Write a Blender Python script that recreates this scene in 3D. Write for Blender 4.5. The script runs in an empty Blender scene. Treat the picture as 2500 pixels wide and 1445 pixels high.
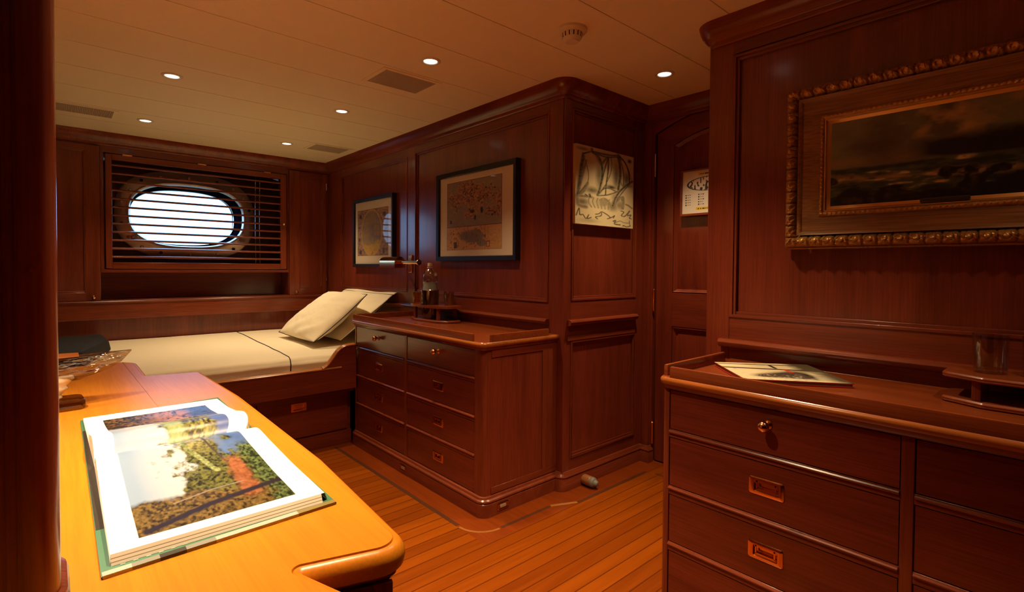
import bpy, bmesh, math, random
import numpy as np
from mathutils import Vector, Matrix
random.seed(7)
PI = math.pi
SC = bpy.context.scene
COL = SC.collection

# ------------------------------------------------------------------ helpers
def s2l(c):
    c = c / 255.0
    return c / 12.92 if c <= 0.04045 else ((c + 0.055) / 1.055) ** 2.4
def rgb(r, g, b): return (s2l(r), s2l(g), s2l(b), 1.0)

ORG = {}
class MB:
    def __init__(s): s.v = []; s.f = []; s.m = []; s.mats = []; s.sm = []
    def mi(s, mat):
        if mat not in s.mats: s.mats.append(mat)
        return s.mats.index(mat)
    def add(s, verts, faces, mat, smooth=False):
        b = len(s.v); s.v += [tuple(p) for p in verts]; k = s.mi(mat)
        for f in faces:
            s.f.append(tuple(i + b for i in f)); s.m.append(k); s.sm.append(smooth)
    def box(s, x0, x1, y0, y1, z0, z1, mat):
        x0, x1 = min(x0, x1), max(x0, x1); y0, y1 = min(y0, y1), max(y0, y1); z0, z1 = min(z0, z1), max(z0, z1)
        V = [(x0,y0,z0),(x1,y0,z0),(x1,y1,z0),(x0,y1,z0),(x0,y0,z1),(x1,y0,z1),(x1,y1,z1),(x0,y1,z1)]
        s.add(V, [(3,2,1,0),(4,5,6,7),(0,1,5,4),(1,2,6,5),(2,3,7,6),(3,0,4,7)], mat)
    def wbox(s, fr, a0, a1, z0, z1, d0, d1, mat):
        p = fr(a0, z0, d0); q = fr(a1, z1, d1)
        s.box(p[0], q[0], p[1], q[1], p[2], q[2], mat)
    def rings(s, rs, mat, cap0=True, cap1=True, smooth=False, closed=True):
        n = len(rs[0]); V = [p for r in rs for p in r]; F = []
        for i in range(len(rs) - 1):
            for j in range(n if closed else n - 1):
                k = (j + 1) % n
                F.append((i*n+j, i*n+k, (i+1)*n+k, (i+1)*n+j))
        s.add(V, F, mat, smooth)
        if cap0: s.add(rs[0], [tuple(range(n - 1, -1, -1))], mat)
        if cap1: s.add(rs[-1], [tuple(range(n))], mat)
    def tube(s, pts, r, mat, n=10, closed=False, cap=True):
        P = [Vector(p) for p in pts]; rs = []; N = len(P); prev = None
        for i, p in enumerate(P):
            if closed: t = (P[(i+1) % N] - P[i-1])
            else: t = (P[min(i+1, N-1)] - P[max(i-1, 0)])
            t.normalize()
            if prev is None:
                u = t.orthogonal().normalized()
            else:
                u = (prev - t * prev.dot(t)).normalized()
            prev = u; w = t.cross(u)
            rr = r[i] if isinstance(r, (list, tuple)) else r
            rs.append([p + (u*math.cos(2*PI*k/n) + w*math.sin(2*PI*k/n)) * rr for k in range(n)])
        if closed: rs.append(rs[0])
        s.rings(rs, mat, cap and not closed, cap and not closed, True)
    def lathe(s, prof, c, mat, axis='z', n=28, smooth=True, cap=True):
        c = Vector(c); rs = []
        ax = {'z': Vector((0,0,1)), 'x': Vector((1,0,0)), 'y': Vector((0,1,0)), '-x': Vector((-1,0,0)), '-y': Vector((0,-1,0)), '-z': Vector((0,0,-1))}[axis] if isinstance(axis, str) else Vector(axis).normalized()
        u = ax.orthogonal().normalized(); w = ax.cross(u)
        for r, h in prof:
            rs.append([c + ax*h + (u*math.cos(2*PI*k/n) + w*math.sin(2*PI*k/n)) * max(r, 1e-5) for k in range(n)])
        s.rings(rs, mat, cap, cap, smooth)
    def loft(s, outline, rs, mat, cap0=True, cap1=True, smooth=False, mapf=None):
        """outline: ccw 2D polygon; rs: list of (inset, height)"""
        R = []
        for ins, h in rs:
            o = inset(outline, ins)
            R.append([mapf(a, b, h) if mapf else (a, b, h) for a, b in o])
        s.rings(R, mat, cap0, cap1, smooth)
    def build(s, name, parent=None, bevel=0, origin=None, smooth_angle=None):
        o = ORG.get(parent.name, Vector((0,0,0))) if parent else Vector(origin or (0,0,0))
        me = bpy.data.meshes.new(name)
        me.from_pydata([(p[0]-o[0], p[1]-o[1], p[2]-o[2]) for p in s.v], [], s.f)
        for m in s.mats: me.materials.append(m)
        me.polygons.foreach_set('material_index', s.m)
        me.polygons.foreach_set('use_smooth', s.sm)
        bm = bmesh.new(); bm.from_mesh(me); bmesh.ops.remove_doubles(bm, verts=bm.verts, dist=1e-6)
        bmesh.ops.recalc_face_normals(bm, faces=bm.faces); bm.to_mesh(me); bm.free()
        me.polygons.foreach_set('use_smooth', [True]*len(me.polygons)); me.set_sharp_from_angle(angle=math.radians(38))
        ob = bpy.data.objects.new(name, me); COL.objects.link(ob)
        if parent: ob.parent = parent
        else: ob.location = o
        ORG[ob.name] = o
        if bevel:
            b = ob.modifiers.new('bevel', 'BEVEL'); b.width = bevel; b.segments = 2; b.limit_method = 'ANGLE'; b.angle_limit = math.radians(50)
            b.harden_normals = False
        return ob

def inset(poly, d):
    if abs(d) < 1e-9: return list(poly)
    n = len(poly); out = []
    for i in range(n):
        a = Vector(poly[i-1]); b = Vector(poly[i]); c = Vector(poly[(i+1) % n])
        e1 = (b-a).normalized(); e2 = (c-b).normalized()
        n1 = Vector((-e1.y, e1.x)); n2 = Vector((-e2.y, e2.x)); m = n1 + n2
        L = m.length
        if L < 1e-6: out.append(tuple(b + n1*d)); continue
        m /= L; out.append(tuple(b + m * (d / max(0.35, m.dot(n1)))))
    return out

def fillet(poly, rad, seg=6, closed=True):
    n = len(poly); out = []
    for i in range(n):
        r = rad[i] if isinstance(rad, (list, tuple)) else rad
        if r <= 0 or (not closed and i in (0, n-1)): out.append(tuple(poly[i])); continue
        a = Vector(poly[i-1]); b = Vector(poly[i]); c = Vector(poly[(i+1) % n])
        u = (a-b).normalized(); w = (c-b).normalized()
        ang = u.angle(w); t = min(r / math.tan(ang/2), (a-b).length*0.49, (c-b).length*0.49)
        rr = t * math.tan(ang/2); cen = b + (u+w).normalized() * (rr / math.sin(ang/2))
        p = b + u*t; q = b + w*t
        a0 = math.atan2(p.y-cen.y, p.x-cen.x); a1 = math.atan2(q.y-cen.y, q.x-cen.x); da = (a1-a0+PI) % (2*PI) - PI
        for k in range(seg+1):
            th = a0 + da*k/seg; out.append((cen.x + rr*math.cos(th), cen.y + rr*math.sin(th)))
    return out

def rrect(cx, cy, hx, hy, r, seg=6):
    return fillet([(cx-hx,cy-hy),(cx+hx,cy-hy),(cx+hx,cy+hy),(cx-hx,cy+hy)], r, seg)

def sweep(mb, path, prof, mat, cap=True):
    """open 2D path, room on the right-hand side; prof: list of (out, z)"""
    n = len(path); rs = []
    for i in range(n):
        p = Vector(path[i])
        if i == 0: e = (Vector(path[1])-p).normalized(); m = Vector((e.y, -e.x)); k = 1
        elif i == n-1: e = (p-Vector(path[i-1])).normalized(); m = Vector((e.y, -e.x)); k = 1
        else:
            e1 = (p-Vector(path[i-1])).normalized(); e2 = (Vector(path[i+1])-p).normalized()
            n1 = Vector((e1.y,-e1.x)); n2 = Vector((e2.y,-e2.x)); m = (n1+n2).normalized(); k = 1/max(.4, m.dot(n1))
        rs.append([(p.x + m.x*o*k, p.y + m.y*o*k, z) for o, z in prof])
    mb.rings(rs, mat, cap, cap, False, True)

def setp(o, label=None, cat=None, group=None, kind=None):
    if label: o['label'] = label
    if cat: o['category'] = cat
    if group: o['group'] = group
    if kind: o['kind'] = kind
    return o
def thing(name, label, cat, loc, group=None):
    o = bpy.data.objects.new(name, None); COL.objects.link(o); o.location = loc
    o.empty_display_size = .05
    ORG[o.name] = Vector(loc); return setp(o, label, cat, group)
def copy_thing(src, loc, label):
    c = src.copy(); COL.objects.link(c); c.location = loc; c['label'] = label; ORG[c.name] = Vector(loc)
    for ch in list(src.children):
        d = ch.copy(); COL.objects.link(d); d.parent = c
        for g in list(ch.children):
            e = g.copy(); COL.objects.link(e); e.parent = d
    return c
def structure(o): o['kind'] = 'structure'; return o

# ------------------------------------------------------------------ materials
def newmat(name):
    m = bpy.data.materials.new(name); m.use_nodes = True; nt = m.node_tree
    return m, nt, nt.nodes['Principled BSDF']
def simple(name, col, rough=.5, metal=0, trans=0, ior=1.45, emit=None, spec=None, bump=0, bscale=200, coat=0):
    m, nt, b = newmat(name)
    b.inputs['Base Color'].default_value = col; b.inputs['Roughness'].default_value = rough
    b.inputs['Metallic'].default_value = metal; b.inputs['Transmission Weight'].default_value = trans; b.inputs['IOR'].default_value = ior
    b.inputs['Coat Weight'].default_value = coat
    if spec is not None: b.inputs['Specular IOR Level'].default_value = spec
    if emit: b.inputs['Emission Color'].default_value = emit[0]; b.inputs['Emission Strength'].default_value = emit[1]
    if bump:
        t = nt.nodes.new('ShaderNodeTexCoord'); n = nt.nodes.new('ShaderNodeTexNoise'); n.inputs['Scale'].default_value = bscale; n.inputs['Detail'].default_value = 4
        u = nt.nodes.new('ShaderNodeBump'); u.inputs['Strength'].default_value = bump; u.inputs['Distance'].default_value = .002
        nt.links.new(t.outputs['Object'], n.inputs['Vector']); nt.links.new(n.outputs['Fac'], u.inputs['Height']); nt.links.new(u.outputs['Normal'], b.inputs['Normal'])
    return m
def wood(name, dark, light, axis, rough=.3, fine=1.0, pore=.24, coat=0., spec=.5, across=30, rand=True):
    m, nt, b = newmat(name); N = nt.nodes.new; L = nt.links.new
    tc = N('ShaderNodeTexCoord'); oi = N('ShaderNodeObjectInfo')
    ml = N('ShaderNodeMath'); ml.operation = 'MULTIPLY'; ml.inputs[1].default_value = 17.3 if rand else 0
    L(oi.outputs['Random'], ml.inputs[0])
    ad = N('ShaderNodeVectorMath'); ad.operation = 'ADD'; L(tc.outputs['Object'], ad.inputs[0]); L(ml.outputs[0], ad.inputs[1])
    def mp(sa, sb):
        q = N('ShaderNodeMapping'); v = [sb, sb, sb]; v['xyz'.index(axis)] = sa
        q.inputs['Scale'].default_value = v; L(ad.outputs[0], q.inputs['Vector']); return q
    a = mp(1.1, across*.45*fine); n1 = N('ShaderNodeTexNoise'); n1.inputs['Detail'].default_value = 5; n1.inputs['Roughness'].default_value = .6; n1.inputs['Distortion'].default_value = .6; n1.inputs['Scale'].default_value = 1
    L(a.outputs[0], n1.inputs['Vector'])
    c = mp(7, across*9*fine); n2 = N('ShaderNodeTexNoise'); n2.inputs['Detail'].default_value = 3; n2.inputs['Scale'].default_value = 1; L(c.outputs[0], n2.inputs['Vector'])
    r1 = N('ShaderNodeValToRGB'); r1.color_ramp.elements[0].position = .3; r1.color_ramp.elements[1].position = .72
    r1.color_ramp.elements[0].color = dark; r1.color_ramp.elements[1].color = light
    L(n1.outputs['Fac'], r1.inputs['Fac'])
    r2 = N('ShaderNodeValToRGB'); r2.color_ramp.elements[0].position = .35; r2.color_ramp.elements[1].position = .6
    r2.color_ramp.elements[0].color = (1-pore,)*3+(1,); r2.color_ramp.elements[1].color = (1,1,1,1); L(n2.outputs['Fac'], r2.inputs['Fac'])
    mx = N('ShaderNodeMix'); mx.data_type = 'RGBA'; mx.blend_type = 'MULTIPLY'; mx.inputs[0].default_value = 1
    L(r1.outputs[0], mx.inputs[6]); L(r2.outputs[0], mx.inputs[7]); L(mx.outputs[2], b.inputs['Base Color'])
    b.inputs['Roughness'].default_value = rough; b.inputs['Coat Weight'].default_value = coat; b.inputs['Coat Roughness'].default_value = .17
    b.inputs['Specular IOR Level'].default_value = spec
    bp = N('ShaderNodeBump'); bp.inputs['Strength'].default_value = .08; bp.inputs['Distance'].default_value = .001
    L(n2.outputs['Fac'], bp.inputs['Height']); L(bp.outputs[0], b.inputs['Normal'])
    return m
def attrmat(name, rough=.6, coat=0, spec=.3):
    m, nt, b = newmat(name); a = nt.nodes.new('ShaderNodeVertexColor'); a.layer_name = 'Col'
    nt.links.new(a.outputs['Color'], b.inputs['Base Color']); b.inputs['Roughness'].default_value = rough; b.inputs['Coat Weight'].default_value = coat
    b.inputs['Specular IOR Level'].default_value = spec; return m

WD, WL = (.145,.023,.009,1), (.245,.042,.017,1)
WV = wood('mahogany vertical grain', WD, WL, 'z', .36, coat=.8, spec=.25)
WX = wood('mahogany grain along x', WD, WL, 'x', .36, coat=.8, spec=.25)
WY = wood('mahogany grain along y', WD, WL, 'y', .36, coat=.8, spec=.25)
TRIMX = wood('mahogany moulding x', (.15,.026,.009,1), (.28,.058,.021,1), 'x', .24)
TRIMY = wood('mahogany moulding y', (.15,.026,.009,1), (.28,.058,.021,1), 'y', .24)
TRIMZ = wood('mahogany moulding z', (.15,.026,.009,1), (.28,.058,.021,1), 'z', .24)
EDGEY = wood('mahogany top nosing', (.30,.078,.014,1), (.44,.125,.024,1), 'y', .22)
TOPY = wood('mahogany cabinet top', (.18,.034,.008,1), (.30,.062,.014,1), 'y', .26)
DESK = wood('teak desk top', (.54,.168,.009,1), (.64,.212,.012,1), 'y', .30, pore=.12, spec=.3)
DESKX = wood('teak desk edge', (.40,.15,.026,1), (.52,.21,.040,1), 'x', .25, pore=.25)
FLOORM = wood('teak margin plank', (.19,.029,.002,1), (.26,.045,.004,1), 'y', .3)
FLOORMX = wood('teak margin plank x', (.19,.029,.002,1), (.26,.045,.004,1), 'x', .3)
INLAY = wood('dark inlay strip', (.07,.022,.010,1), (.11,.035,.014,1), 'y', .35)
CEIL = simple('cream ceiling panel', (.92,.82,.59,1), .55, spec=.3)
CEILG = simple('ceiling seam', (.45,.36,.24,1), .8)
GRILLE = simple('ceiling grille', (.50,.41,.29,1), .6)
WHITEP = simple('white plastic', (.75,.68,.55,1), .4)
DARKP = simple('dark slot', (.03,.02,.015,1), .6)
LENS = simple('lamp lens', (1,.9,.75,1), .3, emit=((1,.90,.72,1), 3))
BRASS = simple('polished brass', (.85,.48,.20,1), .14, 1)
BRASSD = simple('brass pocket', (.55,.25,.10,1), .22, 1)
CHROME = simple('polished chrome', (.75,.72,.70,1), .10, 1)
STEEL = simple('porthole steel', (.80,.62,.50,1), .30, .8)
BLACKF = simple('black picture frame', (.012,.010,.011,1), .28)
MAT = simple('cream picture mount', (.66,.56,.42,1), .8)
GLASS = simple('clear glass', (1,1,1,1), .0, trans=1, ior=1.45)
PICGL = None
LINEN = None
NAVY = simple('navy piping', (.012,.014,.03,1), .7)
BLACKC = simple('black cloth', (.008,.008,.011,1), .8)
GREYR = simple('grey rubber', (.20,.19,.16,1), .5)
DOORW = WV

def linen():
    m, nt, b = newmat('cream linen'); N = nt.nodes.new; L = nt.links.new
    b.inputs['Base Color'].default_value = (.86,.77,.57,1); b.inputs['Roughness'].default_value = .85; b.inputs['Sheen Weight'].default_value = .2
    b.inputs['Specular IOR Level'].default_value = .2
    tc = N('ShaderNodeTexCoord'); n = N('ShaderNodeTexNoise'); n.inputs['Scale'].default_value = 9; n.inputs['Detail'].default_value = 5; n.inputs['Distortion'].default_value = 1.2
    bp = N('ShaderNodeBump'); bp.inputs['Strength'].default_value = .25; bp.inputs['Distance'].default_value = .012
    L(tc.outputs['Object'], n.inputs['Vector']); L(n.outputs['Fac'], bp.inputs['Height']); L(bp.outputs[0], b.inputs['Normal'])
    return m
LINEN = linen()
def thin_glass(name, tint=(1,1,1,1), refl=.09, rough=.02, crinkle=False):
    m = bpy.data.materials.new(name); m.use_nodes = True; nt = m.node_tree; nt.nodes.clear(); N = nt.nodes.new
    o = N('ShaderNodeOutputMaterial'); t = N('ShaderNodeBsdfTransparent'); t.inputs[0].default_value = tint
    g = N('ShaderNodeBsdfGlossy'); g.inputs['Roughness'].default_value = rough; x = N('ShaderNodeMixShader')
    ge = N('ShaderNodeNewGeometry'); dt = N('ShaderNodeVectorMath'); dt.operation = 'DOT_PRODUCT'
    nt.links.new(ge.outputs['Normal'], dt.inputs[0]); nt.links.new(ge.outputs['Incoming'], dt.inputs[1])
    def mth(op, a, b=None):
        q = N('ShaderNodeMath'); q.operation = op
        for i, v in enumerate((a, b)):
            if v is None: continue
            if isinstance(v, (int, float)): q.inputs[i].default_value = v
            else: nt.links.new(v, q.inputs[i])
        return q
    f = mth('MULTIPLY_ADD', mth('POWER', mth('SUBTRACT', 1, mth('ABSOLUTE', dt.outputs['Value']).outputs[0]).outputs[0], 5).outputs[0], 1-refl/2); f.inputs[2].default_value = refl/2
    if crinkle:
        tc = N('ShaderNodeTexCoord'); mp = N('ShaderNodeMapping'); mp.inputs['Scale'].default_value = (9, 60, 60); nz = N('ShaderNodeTexNoise'); nz.inputs['Scale'].default_value = 1; nz.inputs['Detail'].default_value = 3
        bp = N('ShaderNodeBump'); bp.inputs['Strength'].default_value = 1; bp.inputs['Distance'].default_value = .012
        nt.links.new(tc.outputs['Object'], mp.inputs['Vector']); nt.links.new(mp.outputs[0], nz.inputs['Vector']); nt.links.new(nz.outputs['Fac'], bp.inputs['Height']); nt.links.new(bp.outputs[0], g.inputs['Normal'])
    nt.links.new(f.outputs[0], x.inputs[0]); nt.links.new(t.outputs[0], x.inputs[1]); nt.links.new(g.outputs[0], x.inputs[2]); nt.links.new(x.outputs[0], o.inputs[0])
    return m
PICGL = thin_glass('picture glass', refl=.05)
PANE = thin_glass('window pane', (.97,.99,1,1))
TUMBLER = thin_glass('tumbler glass', (.90,.87,.80,1), refl=.26, rough=.05)
PLASTIC = thin_glass('bottle plastic', (.86,.88,.87,1), refl=.34, rough=.10)
CUTG = thin_glass('dark cut glass', (.45,.36,.32,1), refl=.40, rough=.06)

def floorplank():
    m, nt, b = newmat('teak strip flooring'); N = nt.nodes.new; L = nt.links.new
    tc = N('ShaderNodeTexCoord'); sx = N('ShaderNodeSeparateXYZ'); L(tc.outputs['Object'], sx.inputs[0])
    def math_(op, a, bb=None):
        q = N('ShaderNodeMath'); q.operation = op
        for i, v in enumerate((a, bb)):
            if v is None: continue
            if isinstance(v, (int, float)): q.inputs[i].default_value = v
            else: L(v, q.inputs[i])
        return q.outputs[0]
    W = .062
    yy = math_('DIVIDE', math_('ADD', sx.outputs['Y'], 10), W); fl = math_('FLOOR', yy); fr = math_('FRACT', yy)
    wn = N('ShaderNodeTexWhiteNoise'); wn.noise_dimensions = '1D'; L(fl, wn.inputs['W'])
    mp = N('ShaderNodeMapping'); mp.inputs['Scale'].default_value = (1.6, 26, 1)
    cb = N('ShaderNodeCombineXYZ'); L(math_('ADD', sx.outputs['X'], math_('MULTIPLY', wn.outputs['Value'], 31)), cb.inputs[0]); L(sx.outputs['Y'], cb.inputs[1])
    L(cb.outputs[0], mp.inputs['Vector'])
    n = N('ShaderNodeTexNoise'); n.inputs['Scale'].default_value = 1.5; n.inputs['Detail'].default_value = 6; n.inputs['Distortion'].default_value = .8; L(mp.outputs[0], n.inputs['Vector'])
    t = math_('ADD', math_('MULTIPLY', n.outputs['Fac'], .75), math_('MULTIPLY', wn.outputs['Value'], .45))
    r = N('ShaderNodeValToRGB'); e = r.color_ramp.elements; e[0].position = .25; e[1].position = .85
    e[0].color = (.175,.031,.0006,1); e[1].color = (.30,.064,.0016,1); L(t, r.inputs['Fac'])
    seam = math_('LESS_THAN', math_('MINIMUM', fr, math_('SUBTRACT', 1, fr)), .04)
    mx = N('ShaderNodeMix'); mx.data_type = 'RGBA'; L(math_('MULTIPLY', seam, .9), mx.inputs[0]); L(r.outputs[0], mx.inputs[6]); mx.inputs[7].default_value = (.09,.016,.001,1)
    L(mx.outputs[2], b.inputs['Base Color']); b.inputs['Roughness'].default_value = .3; b.inputs['Specular IOR Level'].default_value = .3
    return m
FLOORP = floorplank()

# numpy picture makers -------------------------------------------------
def vnoise(U, V, fu, fv, seed):
    rng = np.random.RandomState(seed); nu, nv = int(fu)+2, int(fv)+2
    g = rng.rand(nu+1, nv+1); x = np.clip(U,0,.9999)*fu; y = np.clip(V,0,.9999)*fv
    i = x.astype(int); j = y.astype(int); a = x-i; b = y-j; a = a*a*(3-2*a); b = b*b*(3-2*b)
    return g[i,j]*(1-a)*(1-b)+g[i+1,j]*a*(1-b)+g[i,j+1]*(1-a)*b+g[i+1,j+1]*a*b
def fbm(U, V, fu, fv, seed, o=4):
    t = 0; amp = .5; s = 0
    for k in range(o): t = t+amp*vnoise(U,V,fu*2**k,fv*2**k,seed+k*13); s += amp; amp *= .55
    return t/s
def lerp(A, B, t): return A+(B-A)*np.clip(t,0,1)[...,None]
def C(r,g,b): return np.array([s2l(r),s2l(g),s2l(b)])
def seg_d(U, V, pts, asp):
    d = np.full(U.shape, 9.)
    for (x0,y0),(x1,y1) in zip(pts[:-1], pts[1:]):
        ax, ay = x0*asp, y0; bx, by = x1*asp, y1; dx, dy = bx-ax, by-ay; l = dx*dx+dy*dy+1e-9
        t = np.clip(((U*asp-ax)*dx+(V-ay)*dy)/l, 0, 1)
        d = np.minimum(d, np.hypot(U*asp-ax-t*dx, V-ay-t*dy))
    return d
def grid(nu, nv):
    u = np.linspace(0,1,nu); v = np.linspace(0,1,nv); return np.meshgrid(u, v, indexing='ij')
def smoothline(p, k=5):
    P = [Vector(q) for q in p]; out = []
    for i in range(len(P)-1):
        a = P[max(i-1,0)]; b = P[i]; c = P[i+1]; d = P[min(i+2,len(P)-1)]
        for j in range(k):
            t = j/k; out.append(tuple(.5*((2*b)+(c-a)*t+(2*a-5*b+4*c-d)*t*t+(3*b-a-3*c+d)*t**3)))
    out.append(tuple(P[-1])); return out
def picmesh(name, XYZ, RGB, mat, parent=None):
    """XYZ, RGB arrays [nu,nv,3]"""
    nu, nv = XYZ.shape[:2]; o = ORG[parent.name] if parent else Vector((0,0,0))
    me = bpy.data.meshes.new(name)
    idx = np.arange(nu*nv).reshape(nu, nv)
    F = np.stack([idx[:-1,:-1], idx[1:,:-1], idx[1:,1:], idx[:-1,1:]], -1).reshape(-1,4)
    me.from_pydata((XYZ.reshape(-1,3)-np.array(o)).tolist(), [], F.tolist())
    ca = me.color_attributes.new('Col', 'FLOAT_COLOR', 'POINT')
    ca.data.foreach_set('color', np.concatenate([RGB.reshape(-1,3), np.ones((nu*nv,1))],1).astype(np.float32).ravel())
    me.materials.append(mat); me.polygons.foreach_set('use_smooth', [True]*len(me.polygons))
    ob = bpy.data.objects.new(name, me); COL.objects.link(ob)
    if parent: ob.parent = parent
    ORG[ob.name] = o; return ob
def planepts(U, V, p00, p10, p01):
    p00, p10, p01 = map(np.array, (p00,p10,p01)); return p00+(p10-p00)*U[...,None]+(p01-p00)*V[...,None]

# ------------------------------------------------------------------ room shell
H = 2.05; XM = 1.90; YW = 4.64; YS = 1.735; XD = 2.60; YE = .985
XL = -1.0; YF = -1.4
frM = lambda a, z, d: (XM-d, a, z)       # map wall and painting wall, facing -X
frW = lambda a, z, d: (a, YW-d, z)       # window wall, facing -Y
frS = lambda a, z, d: (a, YS-d, z)       # passage wall, facing -Y
frD = lambda a, z, d: (XD-d, a, z)

def panel_wall(mb, fr, a0, a1, z0, z1, cols, WH, th=.035, rec=.011):
    """frame of stiles and rails with recessed panels; cols: list of (a_lo, a_hi, [(z_lo, z_hi),...])"""
    mb.wbox(fr, a0, a1, z0, z1, -th, -rec, WV)
    cols = sorted(cols); edges = [a0]
    for c in cols: edges += [c[0], c[1]]
    edges.append(a1)
    for i in range(0, len(edges), 2):
        if edges[i+1]-edges[i] > 1e-4: mb.wbox(fr, edges[i], edges[i+1], z0, z1, -rec, 0, WV)
    for lo, hi, zs in cols:
        e = [z0]
        for q in sorted(zs): e += [q[0], q[1]]
        e.append(z1)
        for i in range(0, len(e), 2):
            if e[i+1]-e[i] > 1e-4: mb.wbox(fr, lo, hi, e[i], e[i+1], -rec, 0, WH)
        for za, zb in zs:                               # bead moulding around the panel
            w = .011
            for dd, ww in ((.004, w), (-.005, w*2)):
                mb.wbox(fr, lo, lo+ww, za, zb, -rec, dd, TRIMZ); mb.wbox(fr, hi-ww, hi, za, zb, -rec, dd, TRIMZ)
                mb.wbox(fr, lo+ww, hi-ww, za, za+ww, -rec, dd, WH); mb.wbox(fr, lo+ww, hi-ww, zb-ww, zb, -rec, dd, WH)

mb = MB(); mb.box(XM+.02, XM+.05, YW-.02, YW+.08, 0, H, WV); mb.box(XM+.0005, XM+.05, YW, YW+.06, 0, H, WV); panel_wall(mb, frM, YS+.004, YW, 0, H, [(1.84,3.14,[(.942,1.918)]),(3.24,4.36,[(.942,1.905)])], WY)
structure(mb.build('wall_right', bevel=.0015))
mb = MB(); panel_wall(mb, frS, XM, XD, 0, H, [(1.955,2.512,[(.155,.752),(.955,1.925)])], WX)
structure(mb.build('wall_passage', bevel=.0015))
mb = MB(); panel_wall(mb, frM, YF, YE, 0, H, [(-1.2,.894,[(.941,1.915)])], WY, .035, .018)
mb.box(XM+.035, XD+.04, YE-.03, YE, 0, H, WV)
structure(mb.build('wall_painting', bevel=.0015))
# door wall: jamb, head with arched soffit
mb = MB()
mb.box(XD, XD+.05, 1.675, YS+.04, 0, H, WV)
mb.box(XD-.012, XD, 1.690, YS, 0, H, WV)
arch = [(1.675, 1.895)] + [(1.675-(1.675-.985)*k/14, 1.895+.085*math.sin(PI*k/14)) for k in range(1, 14)] + [(.985, 1.895)]
poly = arch + [(.985, H), (1.675, H)]
mb.rings([[(XD, a, b) for a, b in poly], [(XD+.05, a, b) for a, b in poly]], WY)
mb.box(XD+.058, XD+.07, .90, YS+.06, -.02, H+.02, WV)
structure(mb.build('wall_door', bevel=.0015))
mb = MB(); mb.box(XL-.04, XL, YF, YW+.6, 0, H, WV); structure(mb.build('wall_left'))
mb = MB(); mb.box(XL, XM, YF-.04, YF, 0, H, WV); structure(mb.build('wall_front'))

# window wall
NX0, NX1, NZ0, NZ1 = .265, 1.545, .870, 1.067
SX0, SX1, SZ0, SZ1 = .285, 1.535, 1.090, 1.915
mb = MB()
mb.wbox(frW, XL, XM, 0, .74, -.03, -.012, WV)                        # lower panelling
mb.wbox(frW, XL, NX0, .74, H, -.03, -.004, WV)                       # behind left locker
mb.wbox(frW, NX1, XM, .74, H, -.03, -.004, WV)
mb.wbox(frW, NX0, NX1, SZ1, H, -.03, 0, WX)
mb.wbox(frW, NX0, NX1, NZ1, SZ0, -.03, .004, WX)
mb.wbox(frW, NX0, SX0, SZ0, SZ1, -.03, 0, WV); mb.wbox(frW, SX1, NX1, SZ0, SZ1, -.03, 0, WV)
mb.wbox(frW, NX0, NX1, .74, NZ0, -.03, -.001, WX)
mb.wbox(frW, XL, NX0, 1.955, H, -.004, 0, WX); mb.wbox(frW, NX1, XM, 1.955, H, -.004, 0, WX)
# recess boxes behind (depth)
for z0, z1, dep in ((NZ0, NZ1, .22), (SZ0, SZ1, .24)):
    a0, a1 = (NX0, NX1) if z0 == NZ0 else (SX0, SX1)
    mb.box(a0-.02, a0, YW+.03, YW+dep, z0-.02, z1+.02, WV); mb.box(a1, a1+.02, YW+.03, YW+dep, z0-.02, z1+.02, WV)
    mb.box(a0, a1, YW+.03, YW+dep, z0-.02, z0, WX); mb.box(a0, a1, YW+.03, YW+dep, z1, z1+.02, WX)
mb.box(NX0, NX1, YW+.20, YW+.22, NZ0, NZ1, WX)
# hull lining with oval opening
PCX, PCZ = .845, 1.517
N = 64
def stadium(hx, hz, y, cx=PCX, cz=PCZ, p=2.6):
    out = []
    for k in range(N):
        t = 2*PI*k/N; c, s_ = math.cos(t), math.sin(t)
        out.append((cx+hx*math.copysign(abs(c)**(2/p), c), y, cz+hz*math.copysign(abs(s_)**(2/p), s_)))
    return out
def rectring(y, x0, x1, z0, z1):
    out = []
    for k in range(N):
        t = 2*PI*k/N; c, s_ = math.cos(t), math.sin(t)
        kx = ((x1-PCX) if c > 0 else (PCX-x0))/max(abs(c),1e-6); kz = ((z1-PCZ) if s_ > 0 else (PCZ-z0))/max(abs(s_),1e-6)
        k_ = min(kx, kz); out.append((PCX+c*k_, y, PCZ+s_*k_))
    return out
YH = YW+.24
HULL = wood('dark hull lining', (.05,.014,.006,1), (.09,.026,.010,1), 'x', .4)
mb.rings([rectring(YH, SX0, SX1, SZ0, SZ1), stadium(.40,.25,YH), stadium(.40,.25,YH+.30), rectring(YH+.30, XL, 2.9, 0, 2.4)], HULL, False, False)
structure(mb.build('wall_back', bevel=.0015))

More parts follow.
